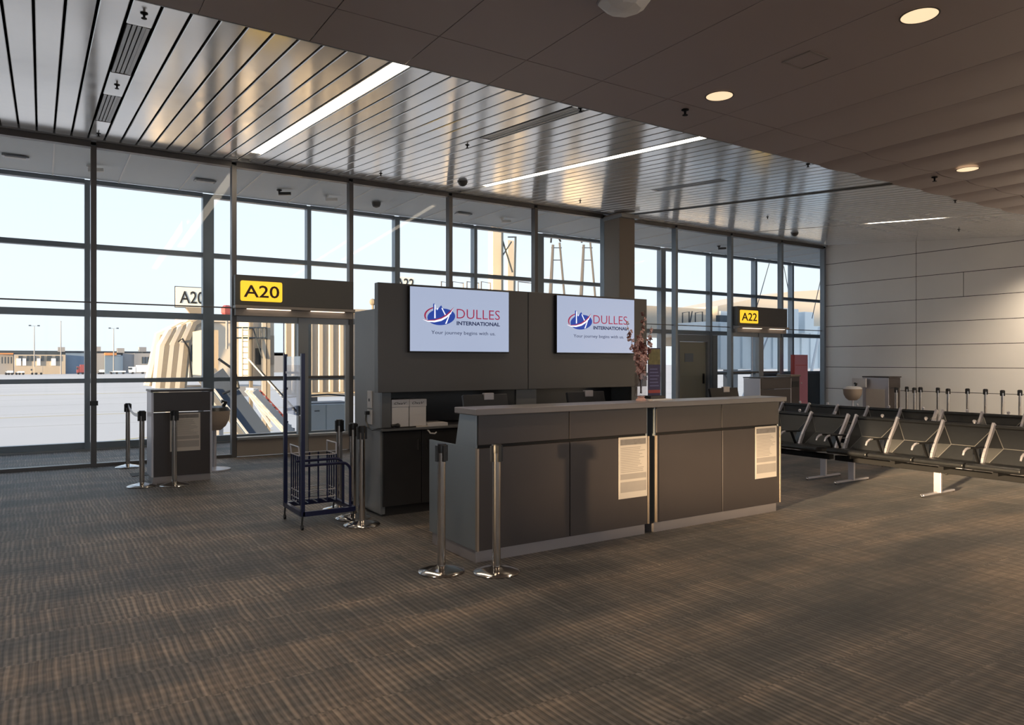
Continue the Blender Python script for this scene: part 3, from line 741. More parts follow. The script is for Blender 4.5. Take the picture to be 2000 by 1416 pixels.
MB().tube([(3.44,6.955,.862),(3.43,6.91,.86),(3.44,6.89,.835),(3.49,6.885,.83),(3.51,6.885,.845)], .008, 6).build('coat_hook', M['carton'], t)

def carton(x0, x1, label):
    t = thing('document_carton', label, 'box', ((x0+x1)/2, 7.1, .90), 'white cartons in the niche')
    bx('body', M['carton'], t, x0+.004, x1-.004, 6.97, 7.27, .90, 1.13)
    bx('lid', M['carton'], t, x0, x1, 6.964, 7.276, 1.12, 1.195, .002)
    text('handwriting', random.choice(['evXt', 'OxaV']), M['ink'], t, (x0+.03, 6.964, 1.143), x1-x0-.06, .026, depth=.0006, shear=.3)
carton(3.035, 3.232, 'white carton with lid in the niche, left of the pair'); carton(3.236, 3.433, 'white carton with lid in the niche, right of the pair')
t = thing('paper_ream', 'flat stack of white paper beside the cartons on the worktop', 'paper', (3.5,7.0,.9))
bx('sheets', M['carton'], t, 3.44, 3.68, 6.95, 7.2, .901, .935, .002); bx('cover_sheet', M['paper'], t, 3.30, 3.44, 6.937, 6.965, .901, .914); bx('top_sheet', M['carton'], t, 3.445, 3.67, 6.96, 7.19, .9352, .938)
t = thing('desk_phone_handset', 'small black handset lying at the worktop edge below the cartons', 'handset', (3.07,6.95,.9))
MB().tube([(3.02,6.945,.925),(3.055,6.945,.93),(3.09,6.945,.925)], [.022,.014,.026], 10).build('handle', M['black'], t, smooth=True)
MB().ball((3.095,6.945,.927), .026, 12).build('earpiece', M['black'], t, smooth=True)
# ---- screens
def tv(x0, label):
    x1 = x0+1.22; z0, z1 = 1.685, 2.372; y = 6.84
    t = thing('wall_screen', label, 'screen', ((x0+x1)/2, 6.86, z0), 'wall screens with airport logo')
    bx('housing', M['black'], t, x0, x1, y, 6.884, z0, z1, .004)
    s = bx('display', M['screen'], t, x0+.008, x1-.008, y-.002, y, z0+.013, z1-.008)
    W_ = x1-x0; yy = y-.0022
    def P(fx, fz, d=0): return (x0+W_*fx, yy-d, z1-(z1-z0)*fz)
    def poly(pts, m_, nm, d):
        MB().prism([P(a, b, d) for a, b in pts], (0,.0008,0)).build(nm, m_, t)
    el = [(.302+.135*math.cos(2*PI*k/32), .452+.128*math.sin(2*PI*k/32)*(1)-.03*math.cos(2*PI*k/32)*.6) for k in range(32)][::-1]
    poly(el, M['lblue'], 'logo_globe', .0005)
    # swoosh: curved band from lower left rising to upper right
    up = [(.122,.502),(.17,.513),(.235,.505),(.30,.475),(.355,.425),(.395,.36),(.42,.305)]
    lo = [(.395,.40),(.35,.468),(.30,.515),(.235,.54),(.17,.535)]
    poly(up+lo, M['lwhite'], 'logo_trail', .0015)
    up2 = [(.122,.499),(.17,.508),(.235,.497),(.30,.462),(.355,.405),(.395,.34),(.425,.292)]
    lo2 = [(.392,.375),(.35,.435),(.30,.482),(.235,.512),(.17,.518)]
    poly(up2+lo2, M['lred'], 'logo_swoosh', .0025)
    # crescent on the left
    a_ = [(.302-.165*math.cos(math.radians(q))*1.0, .44-.150*math.sin(math.radians(q))) for q in range(-20, 66, 10)]
    b_ = [(.302-.150*math.cos(math.radians(q)), .445-.140*math.sin(math.radians(q))) for q in range(-20, 66, 10)][::-1]
    poly(a_+b_, M['lred'], 'logo_crescent', .0005)
    # tower and wing
    poly([(.222,.26),(.234,.25),(.236,.48),(.222,.482)], M['lblue'], 'logo_tower', .002)
    poly([(.234,.262),(.243,.275),(.245,.475),(.232,.478)], M['lwhite'], 'logo_tower_light', .003)
    poly([(.262,.36),(.285,.30),(.300,.275),(.31,.31),(.34,.42),(.30,.43)], M['lblue'], 'logo_hangar', .0012)
    poly([(.30,.315),(.312,.32),(.345,.42),(.335,.425)], M['lwhite'], 'logo_strut', .0022)
    poly([(.37,.44),(.383,.42),(.352,.555),(.337,.558)], M['lwhite'], 'logo_tail', .0022)
    poly([(.255,.33),(.268,.318),(.27,.33),(.26,.355)], M['lwhite'], 'logo_spark', .0022)
    text('logo_word', 'DULLES', M['lred'], t, (x0+W_*.452, yy, z1-(z1-z0)*.468), W_*.445, (z1-z0)*.150, depth=.001, bold=-.006)
    text('logo_subtitle', 'INTERNATIONAL', M['lnavy'], t, (x0+W_*.452, yy, z1-(z1-z0)*.572), W_*.445, (z1-z0)*.062, depth=.001, bold=.03)
    text('logo_tagline', 'Your journey begins with us.', M['lnavy'], t, (x0+W_*.205, yy, z1-(z1-z0)*.735), W_*.645, (z1-z0)*.07, depth=.001)
tv(3.175, 'lit wall screen showing the airport logo, left of the two'); tv(5.05, 'lit wall screen showing the airport logo, right of the two')

# ================================================================== STANCHIONS
ST = []
def stanchion_proto():
    t = thing('stanchion', None, 'stanchion', (0,0,0), 'belt barrier posts')
    MB().lathe((0,0,0), [(.172,0),(.176,.008),(.168,.016),(.10,.032),(.050,.043),(.036,.05)], 32).build('base', M['chrome'], t, smooth=True)
    MB().lathe((0,0,.045), [(.0315,0),(.0315,.855)], 20).build('post', M['chrome'], t, smooth=True)
    MB().lathe((0,0,.90), [(.036,0),(.037,.058),(.034,.066)], 20).build('cap', M['black'], t, smooth=True)
    m = MB()
    for a in (0, PI/2, PI, 3*PI/2):
        x, y = math.cos(a)*.037, math.sin(a)*.037; m.box(x-.012, x+.012, y-.012, y+.012, .835, .955)
    m.build('belt_clips', M['black'], t)
    return t
sp0 = stanchion_proto(); first = True
places = [
 (1.10,12.36,'chrome stanchion by the glass, farther of the belted pair left of the A20 podium'),
 (1.08,10.35,'chrome stanchion nearer the camera of the belted pair left of the A20 podium'),
 (1.44,10.20,'chrome stanchion right in front of the A20 podium notice'),
 (2.88,4.66,'chrome stanchion in front of the left end of the ticket counter front'),
 (2.54,4.90,'chrome stanchion beside the left end panel of the ticket counter'),
 (2.62,6.73,'chrome stanchion nearest the camera in the cluster beside the bag sizer'),
 (2.66,7.07,'chrome stanchion in the middle of the cluster beside the bag sizer'),
 (2.70,7.59,'chrome stanchion directly behind the bag sizer basket')]
row = ((17.75,9.92),(18.52,10.08),(18.0,9.61),(18.45,9.7),(18.45,9.28),(18.0,8.82),(18.45,8.6),(18.45,8.21),(18.0,7.66),(18.45,7.5))
for (x, y), n in zip(row, 'first second third fourth fifth sixth seventh eighth ninth tenth'.split()):
    places.append((x, y, '%s stanchion from the far podium in the line along the white panel wall' % n))
for x, y, l in places:
    if first: s_ = sp0; s_.location = (x, y, 0); s_['label'] = l; first = False
    else: s_ = dup(sp0, (x, y, 0), random.uniform(-.3,.3), l)
    ST.append(s_)
b = MB(); a0, a1 = Vector((1.10,12.30,.93)), Vector((1.08,10.41,.93)); P = []
for i in range(9):
    s_ = i/8; p = a0.lerp(a1, s_); p.z -= .07*4*s_*(1-s_); P.append(p)
for i in range(8): b.bar(P[i], P[i+1], .003, .045)
b.build('barrier_belt', M['satin'], None); tag(bpy.data.objects['barrier_belt'], 'pale retractable belt strung between the two stanchions left of the podium', 'belt')

# ================================================================== BAG SIZER
t = thing('bag_sizer', 'navy steel bag sizer rack with clear sign panel beside the wall unit', 'bag sizer', (2.35,7.1,0))
xa, xb, ya, yb = 2.075, 2.58, 6.84, 7.42; N = M['navy']
MB().bar((xa,ya,.13),(xa,ya,1.665),.035,.035).build('post', N, t); MB().bar((xa,yb,.13),(xa,yb,1.665),.035,.035).build('post', N, t)
m = MB()
m.bar((xa,ya,.145),(xb,ya,.145),.035,.045).bar((xb,ya,.145),(xb,yb,.145),.035,.045).bar((xb,yb,.145),(xa,yb,.145),.035,.045).bar((xa,yb,.145),(xa,ya,.145),.035,.045)
m.build('base_frame', N, t)
MB().bar((xa,ya,1.48),(xa,yb,1.48),.014,.022).build('cross_bar', M['satin'], t)
bx('sign_panel', M['acry'], t, xa-.004, xa+.004, ya+.03, yb-.02, 1.07, 1.64)
def hoop(y, z):
    r = .08; P = [(xa,y,z)]
    for k in range(7): q = PI/2*k/6; P.append((xb-.03-r+r*math.sin(q), y, z-r+r*math.cos(q)))
    P.append((xb-.03, y, .16)); MB().tube(P, .014, 8).build('hoop', N, t, smooth=True)
hoop(ya+.02, .60); hoop(ya+.22, .62); 
# wire basket standing in the rack
bx0, bx1, by0, by1 = 2.13, 2.50, 7.12, 7.40
for z in (.24, .31, .66):
    MB().tube([(bx0,by0,z),(bx1,by0,z),(bx1,by1,z),(bx0,by1,z),(bx0,by0,z)], .006, 5).build('basket_rim', M['satin'], t)
for i in range(5):
    x = bx0+(bx1-bx0)*i/4
    MB().tube([(x,by0,.66),(x,by0,.19),(x,by1,.19),(x,by1,.66)], .008, 6).build('basket_bar', N, t)
for i in range(1,4):
    y = by0+(by1-by0)*i/4
    MB().tube([(bx0,y,.66),(bx0,y,.21),(bx1,y,.21),(bx1,y,.66)], .008, 6).build('basket_bar', N, t)
MB().tube([(bx0,by0,.66),(bx0-.01,by0,.75),(bx0-.01,by1,.75),(bx0,by1,.66)], .008, 6).build('basket_handle', M['satin'], t)
MB().tube([(bx1,by0,.66),(bx1,by0,.77),(bx1,by1,.77),(bx1,by1,.66)], .008, 6).build('basket_handle', M['satin'], t)
for x, y in ((xa,ya),(xa,yb),(xb,ya),(xb,yb)):
    w_ = MB().tube([(x,y,.13),(x-.01,y-.012,.07),(x-.012,y-.02,.045)], .009, 6).build('caster', M['black'], t)
    MB().tube([(x-.022,y-.02,.025),(x-.002,y-.02,.025)], .025, 12).build('wheel', M['black'], w_)

# ================================================================== PODIUMS
def podium(x0, x1, y0, y1, label, steel='lamin', sheet=True):
    t = thing('gate_podium', label, 'podium', ((x0+x1)/2, (y0+y1)/2, 0), 'gate podiums')
    bx('plinth', M['plinth'], t, x0+.02, x1-.02, y0+.03, y1-.02, 0, .09)
    bx('left_cheek', M['satin'], t, x0, x0+.025, y0+.012, y1, .09, 1.19, .002); bx('right_cheek', M['satin'], t, x1-.025, x1, y0+.012, y1, .09, 1.19, .002)
    bx('front_panel', M[steel], t, x0+.027, x1-.027, y0+.01, y0+.03, .09, .925, .003)
    bx('upper_panel', M[steel], t, x0+.027, x1-.027, y0, y0+.03, .935, 1.19, .003)
    bx('rear_shelf', M['seam'], t, x0+.027, x1-.027, y0+.035, y1-.01, .86, .89)
    bx('top', M[steel], t, x0-.01, x1+.01, y0-.012, y1+.01, 1.195, 1.225, .004)
podium(1.20, 1.94, 10.43, 10.92, 'dark podium with a printed notice at the A20 gate by the windows')
notice(1.42, 1.79, .41, .91, 10.438, 'printed notice on the front of the A20 podium')
podium(14.55, 15.75, 11.45, 11.95, 'dark podium under the A22 sign, behind the counter end')
podium(18.0, 18.55, 10.25, 10.95, 'small dark podium against the white panel wall')
bx('printed_notice', M['paper'], None, 17.982, 17.986+.0, 10.35, 10.85, .30, .9); tag(bpy.data.objects['printed_notice.003'] if 'printed_notice.003' in bpy.data.objects else bpy.data.objects['printed_notice'], 'pale notice on the side of the podium by the white wall', 'notice')
def tub_chair(x, y, label, s=1.0, lid=True):
    t = thing('podium_stool', label, 'stool', (x,y,0), 'beige shell stools')
    m = MB().lathe((x,y,.62*s), [(.10*s,0),(.17*s,.06*s),(.22*s,.16*s),(.235*s,.30*s)], 12); m.build('shell', mat('beige_shell', (.42,.34,.27), .5), t, smooth=True)
    MB().lathe((x,y,.0), [(.24*s,0),(.24*s,.02),(.03,.05),(.028,.62*s)], 16).build('pedestal', M['satin'], t, smooth=True)
    MB().lathe((x,y,.92*s), [(.235*s,0),(.20*s,.05*s),(.10*s,.07*s)], 12).build('cushion', M['black'] if not lid else M['carton'], t, smooth=True)
    MB().tube([(x+.12*s,y,.96*s),(x+.17*s,y,1.05*s),(x+.10*s,y,1.06*s)], .03*s, 8).build('arm_rest', M['black'], t, smooth=True)
tub_chair(2.14, 11.35, 'beige shell stool with black cushion behind the A20 podium', .95, False)
tub_chair(17.55, 10.95, 'beige and white shell stool left of the podium on the white wall', .98, True)
t = thing('monitor_podium', 'white screen on a black arm at the podium by the white wall', 'monitor', (18.0,11.05,1.0))
bx('display', M['carton'], t, 17.86, 17.90, 10.78, 11.16, .94, 1.17, .004); bx('housing', M['black'], t, 17.90, 17.93, 10.80, 11.15, .95, 1.16)
MB().tube([(17.93,11.0,1.05),(17.98,11.05,1.1),(18.02,10.97,1.0)], .015, 6).build('arm', M['black'], t)
# ---- maroon kiosk
t = thing('information_kiosk', 'slim maroon information panel standing in the far right corner', 'kiosk', (17.3,12.35,0))
bx('panel', M['maroon'], t, 17.05, 17.62, 12.30, 12.42, .03, 1.79, .006); bx('header_line', M['redp'], t, 17.08, 17.59, 12.296, 12.30, 1.50, 1.515)
bx('side_strip', M['redp'], t, 17.025, 17.048, 12.31, 12.41, .03, 1.79); bx('foot', M['blackm'], t, 16.98, 17.66, 12.24, 12.48, 0, .03)
MB().ball((17.33,12.295,1.02), .018).build('knob', M['carton'], t)
t = thing('waste_bin', 'dark brown bin beside the podium under the A22 sign', 'bin', (16.3,11.9,0))
bx('body', M['lamin'], t, 16.05, 16.42, 11.7, 12.1, .02, 1.22, .01); bx('flap', M['black'], t, 16.10, 16.37, 11.69, 11.70, .95, 1.1); bx('lid', M['coltan'], t, 16.03, 16.44, 11.68, 12.12, 1.22, 1.27, .01)

# ================================================================== SEATS
# local frame of a bench: seats face -X, length along Y (to +Y from the origin)
def seat_module(t, y, w):
    """back shell with folded facets, seat, between y and y+w"""
    g = .012; ya, yb = y+g, y+w-g
    zT, zB = .80, .375
    def bp(fy, fz, d=0):   # point on the back face: fz 0 bottom .. 1 top, d depth towards the sitter
        z = zB+(zT-zB)*fz; x = .03+.25*fz-.035*math.sin(PI*fz); return (x-d, ya+(yb-ya)*fy, z)
    m = MB()
    A = [bp(0,0), bp(.22,0), bp(.78,0), bp(1,0), bp(0,.5,.02), bp(.26,.5,-.03), bp(.74,.5,-.03), bp(1,.5,.02), bp(0,1), bp(1,1)]
    B = [(p[0]+.05, p[1], p[2]) for p in A]
    fr = [(4,0,1,5),(5,1,2,6),(6,2,3,7),(8,4,5),(8,5,6,9),(9,6,7)]
    m.add(A, fr); m.add(B, [tuple(reversed(f)) for f in fr])
    n = 10
    per = [0,1,2,3,7,9,8,4]
    for i in range(len(per)):
        a, b_ = per[i], per[(i+1)%len(per)]; m.f.append((a, b_, n+b_, n+a))
    m.build('backrest', M['leather'], t, .004)
    pp = MB()
    for a, b_ in ((8,5),(5,6),(6,9),(5,0),(6,3)):
        pa, pb = Vector(A[a]), Vector(A[b_]); pp.tube([pa+Vector((-.002,0,0)), pb+Vector((-.002,0,0))], .0045, 5)
    pp.build('piping', M['pipe'], t)
    # head roll
    P = [(bp(0,1)[0]+.02, ya, zT+.015), (bp(0,1)[0]+.02, yb, zT+.015)]
    MB().tube(P, .030, 12).build('head_roll', M['leather'], t, smooth=True)
    # seat cushion, rounded front
    prof = [(.06,.365),(.08,.42),(-.05,.425),(-.25,.440),(-.40,.452),(-.44,.437),(-.445,.41),(-.42,.385),(-.2,.372)]
    MB().prism([(x, ya, z) for x, z in prof], (0, yb-ya, 0)).build('seat', M['leather'], t, .008)
    MB().box(-.36, .02, y+w/2-.03, y+w/2+.03, .335, .372).build('seat_bracket', M['blackm'], t)
    kb = MB().lathe((.33, y+w*.42, .80), [(.012,0),(.010,.05),(.020,.055),(.022,.075),(.012,.088)], 10); kb.build('knob', M['satin'], t, smooth=True)
def side_frame(t, y, arm=True):
    # flat curved aluminium strip down the edge of the back
    P = []
    for i in range(9):
        fz = i/8; z = .34+.52*fz; x = .0+.31*fz-.022*math.sin(PI*fz)-.012*math.sin(2*PI*fz); P.append((x-.03, z))
    m = MB()
    for i in range(8):
        (x0, z0), (x1, z1) = P[i], P[i+1]
        m.bar((x0,y,z0),(x1,y,z1),.030,.055)
    m.build('side_frame', M['satin'], t, .003)
    if arm:
        MB().bar((-.02,y,.60),(-.34,y,.615),.050,.022).build('arm_pad', M['black'], t, .006)
        MB().tube([(-.30,y,.612),(-.38,y,.606),(-.43,y,.58),(-.455,y,.54)], [.012,.014,.013,.010], 8).build('arm_end', M['satin'], t, smooth=True)
        MB().bar((-.20,y,.60),(-.10,y,.43),.018,.03).build('arm_stay', M['blackm'], t)
def bench(x, y0, ws, label, legs, armskip=()):
    t = thing('beam_seating', label, 'bench', (x, y0, 0), 'rows of black beam seating')
    L = sum(ws)
    o_ = (x, y0, 0)
    OFF[t.name] = (0,0,0)   # build in the local frame
    y = 0; side_frame(t, 0)
    for w in ws:
        seat_module(t, y, w); y += w; side_frame(t, y)
    MB().box(-.20, -.09, -.02, L+.02, .27, .335).build('beam', M['blackm'], t, .006)
    for ly in legs:
        l = MB().bar((-.145,ly,.03),(-.145,ly,.30),.03,.085).build('leg', M['satin'], t, .004)
        MB().bar((-.50,ly,.028),(.22,ly,.028),.045,.022).build('foot_bar', M['satin'], l, .006)
        for q in (-.50, .22): MB().ball((q,ly,.0155+.004), .0185, 10).build('glide', M['chrome'], l, smooth=True)
    OFF[t.name] = o_
    return t
W_ = .572
bench(9.13, 3.52, [W_]*4, 'front black beam seat block on the right, its legs on the sunlit carpet', (1.0, 2.1))
bench(9.13, 5.93, [W_]*4, 'front black beam seat block partly hidden behind the counter end', (.10, 1.6))
bench(9.13, 1.10, [W_]*4, 'front black beam seat block at the far right edge of the photo', (.4, 1.9))
W2 = .545
bench(11.16, 2.95, [W2]*5, 'rear black beam seat block on the right, second row', (.4, 2.3))
bench(11.16, 5.77, [W2]*5, 'rear black beam seat block in the middle of the second row', (.4, 2.3))

# ================================================================== OUTDOORS
GZ = -4.0
ap = thing('ground', 'pale concrete airport apron outside the windows', None, (0,0,GZ), kind='structure')
bx('apron', M['apron'], ap, -900, 1200, 15.4, 1600, GZ-.3, GZ)
bx('apron', M['apron'], ap, -900, 1200, -700, -9.3, GZ-.3, GZ)
bx('apron', M['apron'], ap, -900, -10.3, -9.3, 15.4, GZ-.3, GZ)
m = MB()
for a, b_ in (((-6,52),(6,60)),((6,60),(16,61)),((-20,88),(40,92)),((-30,150),(60,150))): m.bar((a[0],a[1],GZ+.012),(b_[0],b_[1],GZ+.012),.35 if a[1] < 100 else .8,.01)
m.build('painted_line', M['asph'], ap)
m = MB()
for i in range(14): m.box(-60, 160, 40+i*18, 40.12+i*18, GZ+.001, GZ+.006)
m.build('slab_joint', mat('apron_joint', (.25,.23,.21), .9), ap)
# base wall of the building below the floor
bx('plinth_wall', M['far1'], ap, -10.2, 24.2, 15.1, 15.38, GZ, -.3)

# ---- far concourse building
FY = 420
t = thing('far_concourse', 'long low grey concourse building across the apron', 'building', (20,FY,GZ))
def fb(name, m_, u0, u1, v0, v1, dy=0, dep=12, par=None):
    a = at(u0, v1, FY+dy); b_ = at(u1, v0, FY+dy)
    return bx(name, m_, par or t, a.x, b_.x, FY+dy, FY+dy+dep, GZ if v1 > 725 else a.z, b_.z)
fb('wall', M['far1'], -260, 26, 691, 731); fb('wall', M['far3'], 28, 128, 693, 731, -4); fb('wall', M['far2'], 128, 186, 690, 731, -1)
fb('wall', M['far1'], 186, 205, 690, 731, -1); fb('wall', M['far2'], 205, 240, 694, 731, -4); fb('wall', M['far1'], 240, 262, 690, 731, -2); fb('wall', M['far1'], 262, 305, 690, 731, -3)
fb('wall', M['far1'], 305, 560, 690, 731, 0)
fb('roof', M['fard'], -260, 560, 688.5, 690.5, 0)
fb('roof', M['farr'], 205, 228, 689, 694, -5); fb('roof', M['farr'], -10, 26, 689.5, 692, -2)
for u in (277, 283, 289, 295, 3, 9, 15, 21): fb('window', M['fard'], u, u+2.6, 697, 710, -3.4, 1)
for u, w in ((36,8),(52,5),(60,10),(80,6),(92,9),(108,8)): fb('window', M['fard'], u, u+w, 695, 705, -4.4, 1)
for u, w in ((44,7),(72,7),(100,9),(32,9)): fb('panel', M['farw'], u, u+w, 700, 714, -4.6, 1)
for u, v in ((120,678),(190,677),(236,680),(279,678)):
    o_ = fb('roof_unit', M['far1'], u-7, u+7, v, v+9, -2, 4); fb('roof_unit_leg', M['fard'], u-1, u+1, v+9, 690, -1, 2, o_)
def light_pole(u, v, label, two=True):
    p = at(u, v, FY-14); t = thing('light_pole', label, 'light pole', (p.x, p.y, GZ))
    MB().tube([(p.x,p.y,GZ),(p.x,p.y,p.z)], [.35,.16], 6).build('pole', M['far1'], t)
    if two:
        MB().bar((p.x-1.7,p.y,p.z+.1),(p.x+1.7,p.y,p.z+.1),.15,.12).build('arm', M['far1'], t)
        for s_ in (-1,1): MB().box(p.x+s_*1.7-.5,p.x+s_*1.7+.5,p.y-.4,p.y+.4,p.z,p.z+.5).build('lamp_head', M['fard'], t)
    else: MB().ball((p.x,p.y,p.z), .25, 6).build('tip', M['far1'], t)
light_pole(67, 637, 'twin-armed light pole beyond the apron, left of the first mullion'); light_pole(222, 642, 'twin-armed light pole beyond the apron, right of the first mullion')
light_pole(119, 628, 'thin tall mast behind the far concourse', False)
def truck(u0, u1, v0, label, m_=None, Y=395, cabl=True):
    a = at(u0, 731, Y); b_ = at(u1, v0, Y); L_ = b_.x-a.x; h = b_.z-GZ; m_ = m_ or M['farw']
    t = thing('apron_vehicle', label, 'vehicle', ((a.x+b_.x)/2, Y, GZ), 'ground vehicles on the apron')
    bx('cargo_body', m_, t, a.x+L_*.24, b_.x, Y, Y+3, GZ+.9, GZ+h, .1)
    bx('cab', m_, t, a.x, a.x+L_*.22, Y+.2, Y+2.8, GZ+.7, GZ+h*.8, .1)
    bx('windscreen', M['fard'], t, a.x-.02, a.x+L_*.1, Y+.15, Y+2.7, GZ+h*.5, GZ+h*.72)
    for q in (.12, .45, .85): MB().tube([(a.x+L_*q,Y-.05,GZ+.5),(a.x+L_*q,Y+3.05,GZ+.5)], .5, 10).build('wheel', M['black'], t)
truck(252, 312, 713, 'long white cargo truck parked before the far concourse')
truck(192, 204, 722, 'small white van by the blue part of the far concourse'); truck(214, 246, 724, 'low white service vehicle left of the cargo truck')
truck(10, 26, 724, 'small white vehicle at the far left of the apron'); truck(30, 48, 725, 'second small white vehicle at the far left of the apron')
truck(150, 176, 712, 'red service vehicle beside the first mullion on the far apron', M['red']); truck(60, 84, 716, 'tan loader vehicle in front of the far concourse', M['far3'])

# ---- jet bridge cab with canopy and the A20 roof sign, about 43 m out
CY = 43.0
def P_(u, v, Y=CY): return at(u, v, Y)
t = thing('jet_bridge_cab', 'beige jet bridge cab with folded canopy left of the A20 podium', 'jet bridge', (P_(370,755).x, CY, GZ))
a, b_ = P_(372, 628), P_(455, 742)
bx('cab_body', M['cream'], t, a.x, b_.x, CY, CY+4, b_.z, a.z, .05)
bx('cab_roof', M['cream'], t, a.x-.2, b_.x+.2, CY-.2, CY+4.2, a.z, a.z+.35, .05)
for i in range(6):  # canopy folds, each an arch leaning out
    u = 318+i*9.5; lean = (5-i)*.12
    p0 = P_(u, 757); p1 = P_(u+12, 624+ (5-i)*3)
    MB().tube([(p0.x-.3,CY-.1,p0.z),(p0.x-.1,CY-.3,(p0.z+p1.z)/2+.6),(p1.x,CY-.2,p1.z-.3),(p1.x+.6,CY,p1.z),(p1.x+.6,CY+3.6,p1.z),(p1.x,CY+3.8,p1.z-.3),(p0.x-.3,CY+3.6,p0.z)], .26, 7).build('canopy_fold', M['creamd'] if i % 2 else M['cream'], t, smooth=True)
w_ = P_(381, 690); MB().prism([(w_.x+.32*math.cos(q_)*1.0, CY-.04, w_.z+.55*math.sin(q_)) for q_ in [2*PI*k/14 for k in range(14)]][::-1], (0,.05,0)).build('window', M['fard'], t)
w_ = P_(407, 690); bx('window', M['fard'], t, w_.x-.25, w_.x+.25, CY-.04, CY, w_.z-.5, w_.z+.5)
MB().tube([P_(345,668)-Vector((0,.6,0)), P_(352,662)-Vector((0,.7,0)), P_(364,680)-Vector((0,.7,0)), P_(372,740)-Vector((0,.5,0))], .05, 6).build('hose', M['black'], t, smooth=True)
p0, p1 = P_(330, 757), P_(450, 775); bx('floor_frame', M['far1'], t, p0.x, p1.x+2, CY, CY+4, p1.z, p0.z)
for u in (345, 440): q_ = P_(u, 775); MB().tube([(q_.x,CY+2,q_.z),(q_.x,CY+2,GZ)], .3, 8).build('support_leg', M['far1'], t)
t = thing('gate_roof_sign', 'white rooftop sign reading A20 above the jet bridge cab', 'sign', (P_(372,600).x, CY+1, P_(370,606).z))
a, b_ = P_(343, 599, CY+.5), P_(403, 563, CY+.5)
s_ = bx('board', M['signw'], t, a.x, b_.x, CY+.5, CY+.62, a.z, b_.z, .01)
bx('board_edge', M['fard'], t, a.x-.04, b_.x+.04, CY+.55, CY+.63, a.z-.04, b_.z+.04)
q_ = P_(351, 592, CY+.48); text('sign_number', 'A20', M['ink'], s_, (q_.x, CY+.5, q_.z), (b_.x-a.x)*.80, (b_.z-a.z)*.62, depth=.02, bold=.006)
c_ = P_(382, 606, CY+1); MB().prism([(c_.x-.6,CY+.5,a.z),(c_.x+.6,CY+.5,a.z),(c_.x+.15,CY+.5,a.z-.62),(c_.x-.15,CY+.5,a.z-.62)], (0,.3,0)).build('bracket', M['creamd'], t)
t = thing('apron_beacon', 'small red hexagonal apron beacon left of the A20 header', 'beacon', P_(444,608,24))
c_ = P_(443,607,24); MB().lathe((c_.x,c_.y,c_.z-.17), [(.10,0),(.17,.10),(.17,.26),(.09,.34)], 6).build('lens', M['red'], t)
MB().tube([(c_.x,c_.y,c_.z-.17),(c_.x,c_.y,c_.z-1.2)], .04, 6).build('stem', M['far1'], t)
t = thing('gate_roof_sign', 'white rooftop sign reading 22 above the left end of the wall unit', 'sign', P_(795,570,38))
a, b_ = P_(770, 580, 38), P_(809, 542, 38)
s_ = bx('board', M['signw'], t, a.x, b_.x, 38, 38.1, a.z, b_.z, .01)
text('sign_number', 'A22', M['ink'], s_, (a.x+.12, 38, P_(795,562,38).z), (b_.x-a.x)*.88, (P_(795,544,38).z-P_(795,562,38).z), depth=.02, bold=.006)
bx('post', M['far1'], t, (a.x+b_.x)/2-.1, (a.x+b_.x)/2+.1, 38.1, 38.3, P_(795,700,38).z-5, b_.z-.1)

# ---- jet bridge stair tower and corrugated tunnel behind the A20 doors
def rib_wall(t, x0, x1, y, z0, z1, m_, pit=.32, dep=6):
    bx('tunnel_body', m_, t, x0, x1, y+.06, y+dep, z0, z1)
    n = int((x1-x0)/pit)
    src = MB().prism([(0,y+.062,z0+.05),(.03,y,z0+.05),(pit*.42,y,z0+.05),(pit*.42+.03,y+.062,z0+.05)], (0,0,z1-z0-.1)).build('rib_panel', m_, t)
    o0 = src.location.copy(); ox = OFF[t.name]
    src.location = (x0, 0, 0)
    for i in range(1, n): piece(src, t, dx=i*pit)
t = thing('jet_bridge_tunnel', 'cream corrugated jet bridge tunnel behind the right leaf of the A20 doors', 'jet bridge', (7,20,GZ))
OFF[t.name] = (0,0,0); t.location = (0,0,0)
a, b_ = P_(601, 770, 20), P_(760, 612, 20)
rib_wall(t, a.x, b_.x, 20, a.z, b_.z, M['cream'], .30, 2.2)
bx('roof_edge', M['cream'], t, a.x-.1, b_.x, 19.95, 22.2, b_.z, b_.z+.08)
bx('floor_edge', M['far1'], t, a.x-.1, b_.x, 19.92, 22.2, a.z-.08, a.z)
bx('post', M['fard'], t, a.x-.32, a.x-.22, 20.1, 20.2, a.z, b_.z); bx('post', M['far3'], t, a.x-.56, a.x-.42, 20.1, 20.25, a.z, b_.z)
for x in (a.x+.3, b_.x-.4): bx('support_leg', M['far1'], t, x, x+.3, 21, 21.3, GZ, a.z-.08)
t = thing('stair_tower', 'cream steel stair tower with caged ladder outside the A20 doors', 'stair tower', (5.6,24,GZ))
def T(u, v, Y=24): return at(u, v, Y)
for u0, u1, m_ in ((458,466,'cream'),(488,494,'creamd'),(512,520,'cream'),(522,528,'far3')):
    a, b_ = T(u0, 770), T(u1, 622); bx('tower_post', M[m_], t, a.x, b_.x, 24, 24.14, GZ, b_.z)
a, b_ = T(494, 740), T(540, 622); bx('cabin', M['cream'], t, a.x, b_.x, 24.3, 26, a.z, b_.z)
a, b_ = T(503, 712), T(514, 680); bx('window', M['fard'], t, a.x, b_.x, 24.27, 24.3, a.z, b_.z)
a, b_ = T(532, 712), T(540, 655); bx('window', M['far3'], t, a.x, b_.x, 24.27, 24.3, a.z, b_.z)
m = MB()
for u in (472, 484): a = T(u, 640); m.tube([(a.x,23.9,a.z),(a.x,23.9,T(u,735).z)], .02, 5)
a0, a1 = T(472,700), T(484,700)
for i in range(9): z = T(478, 645+i*11).z; m.tube([(a0.x,23.9,z),(a1.x,23.9,z)], .014, 5)
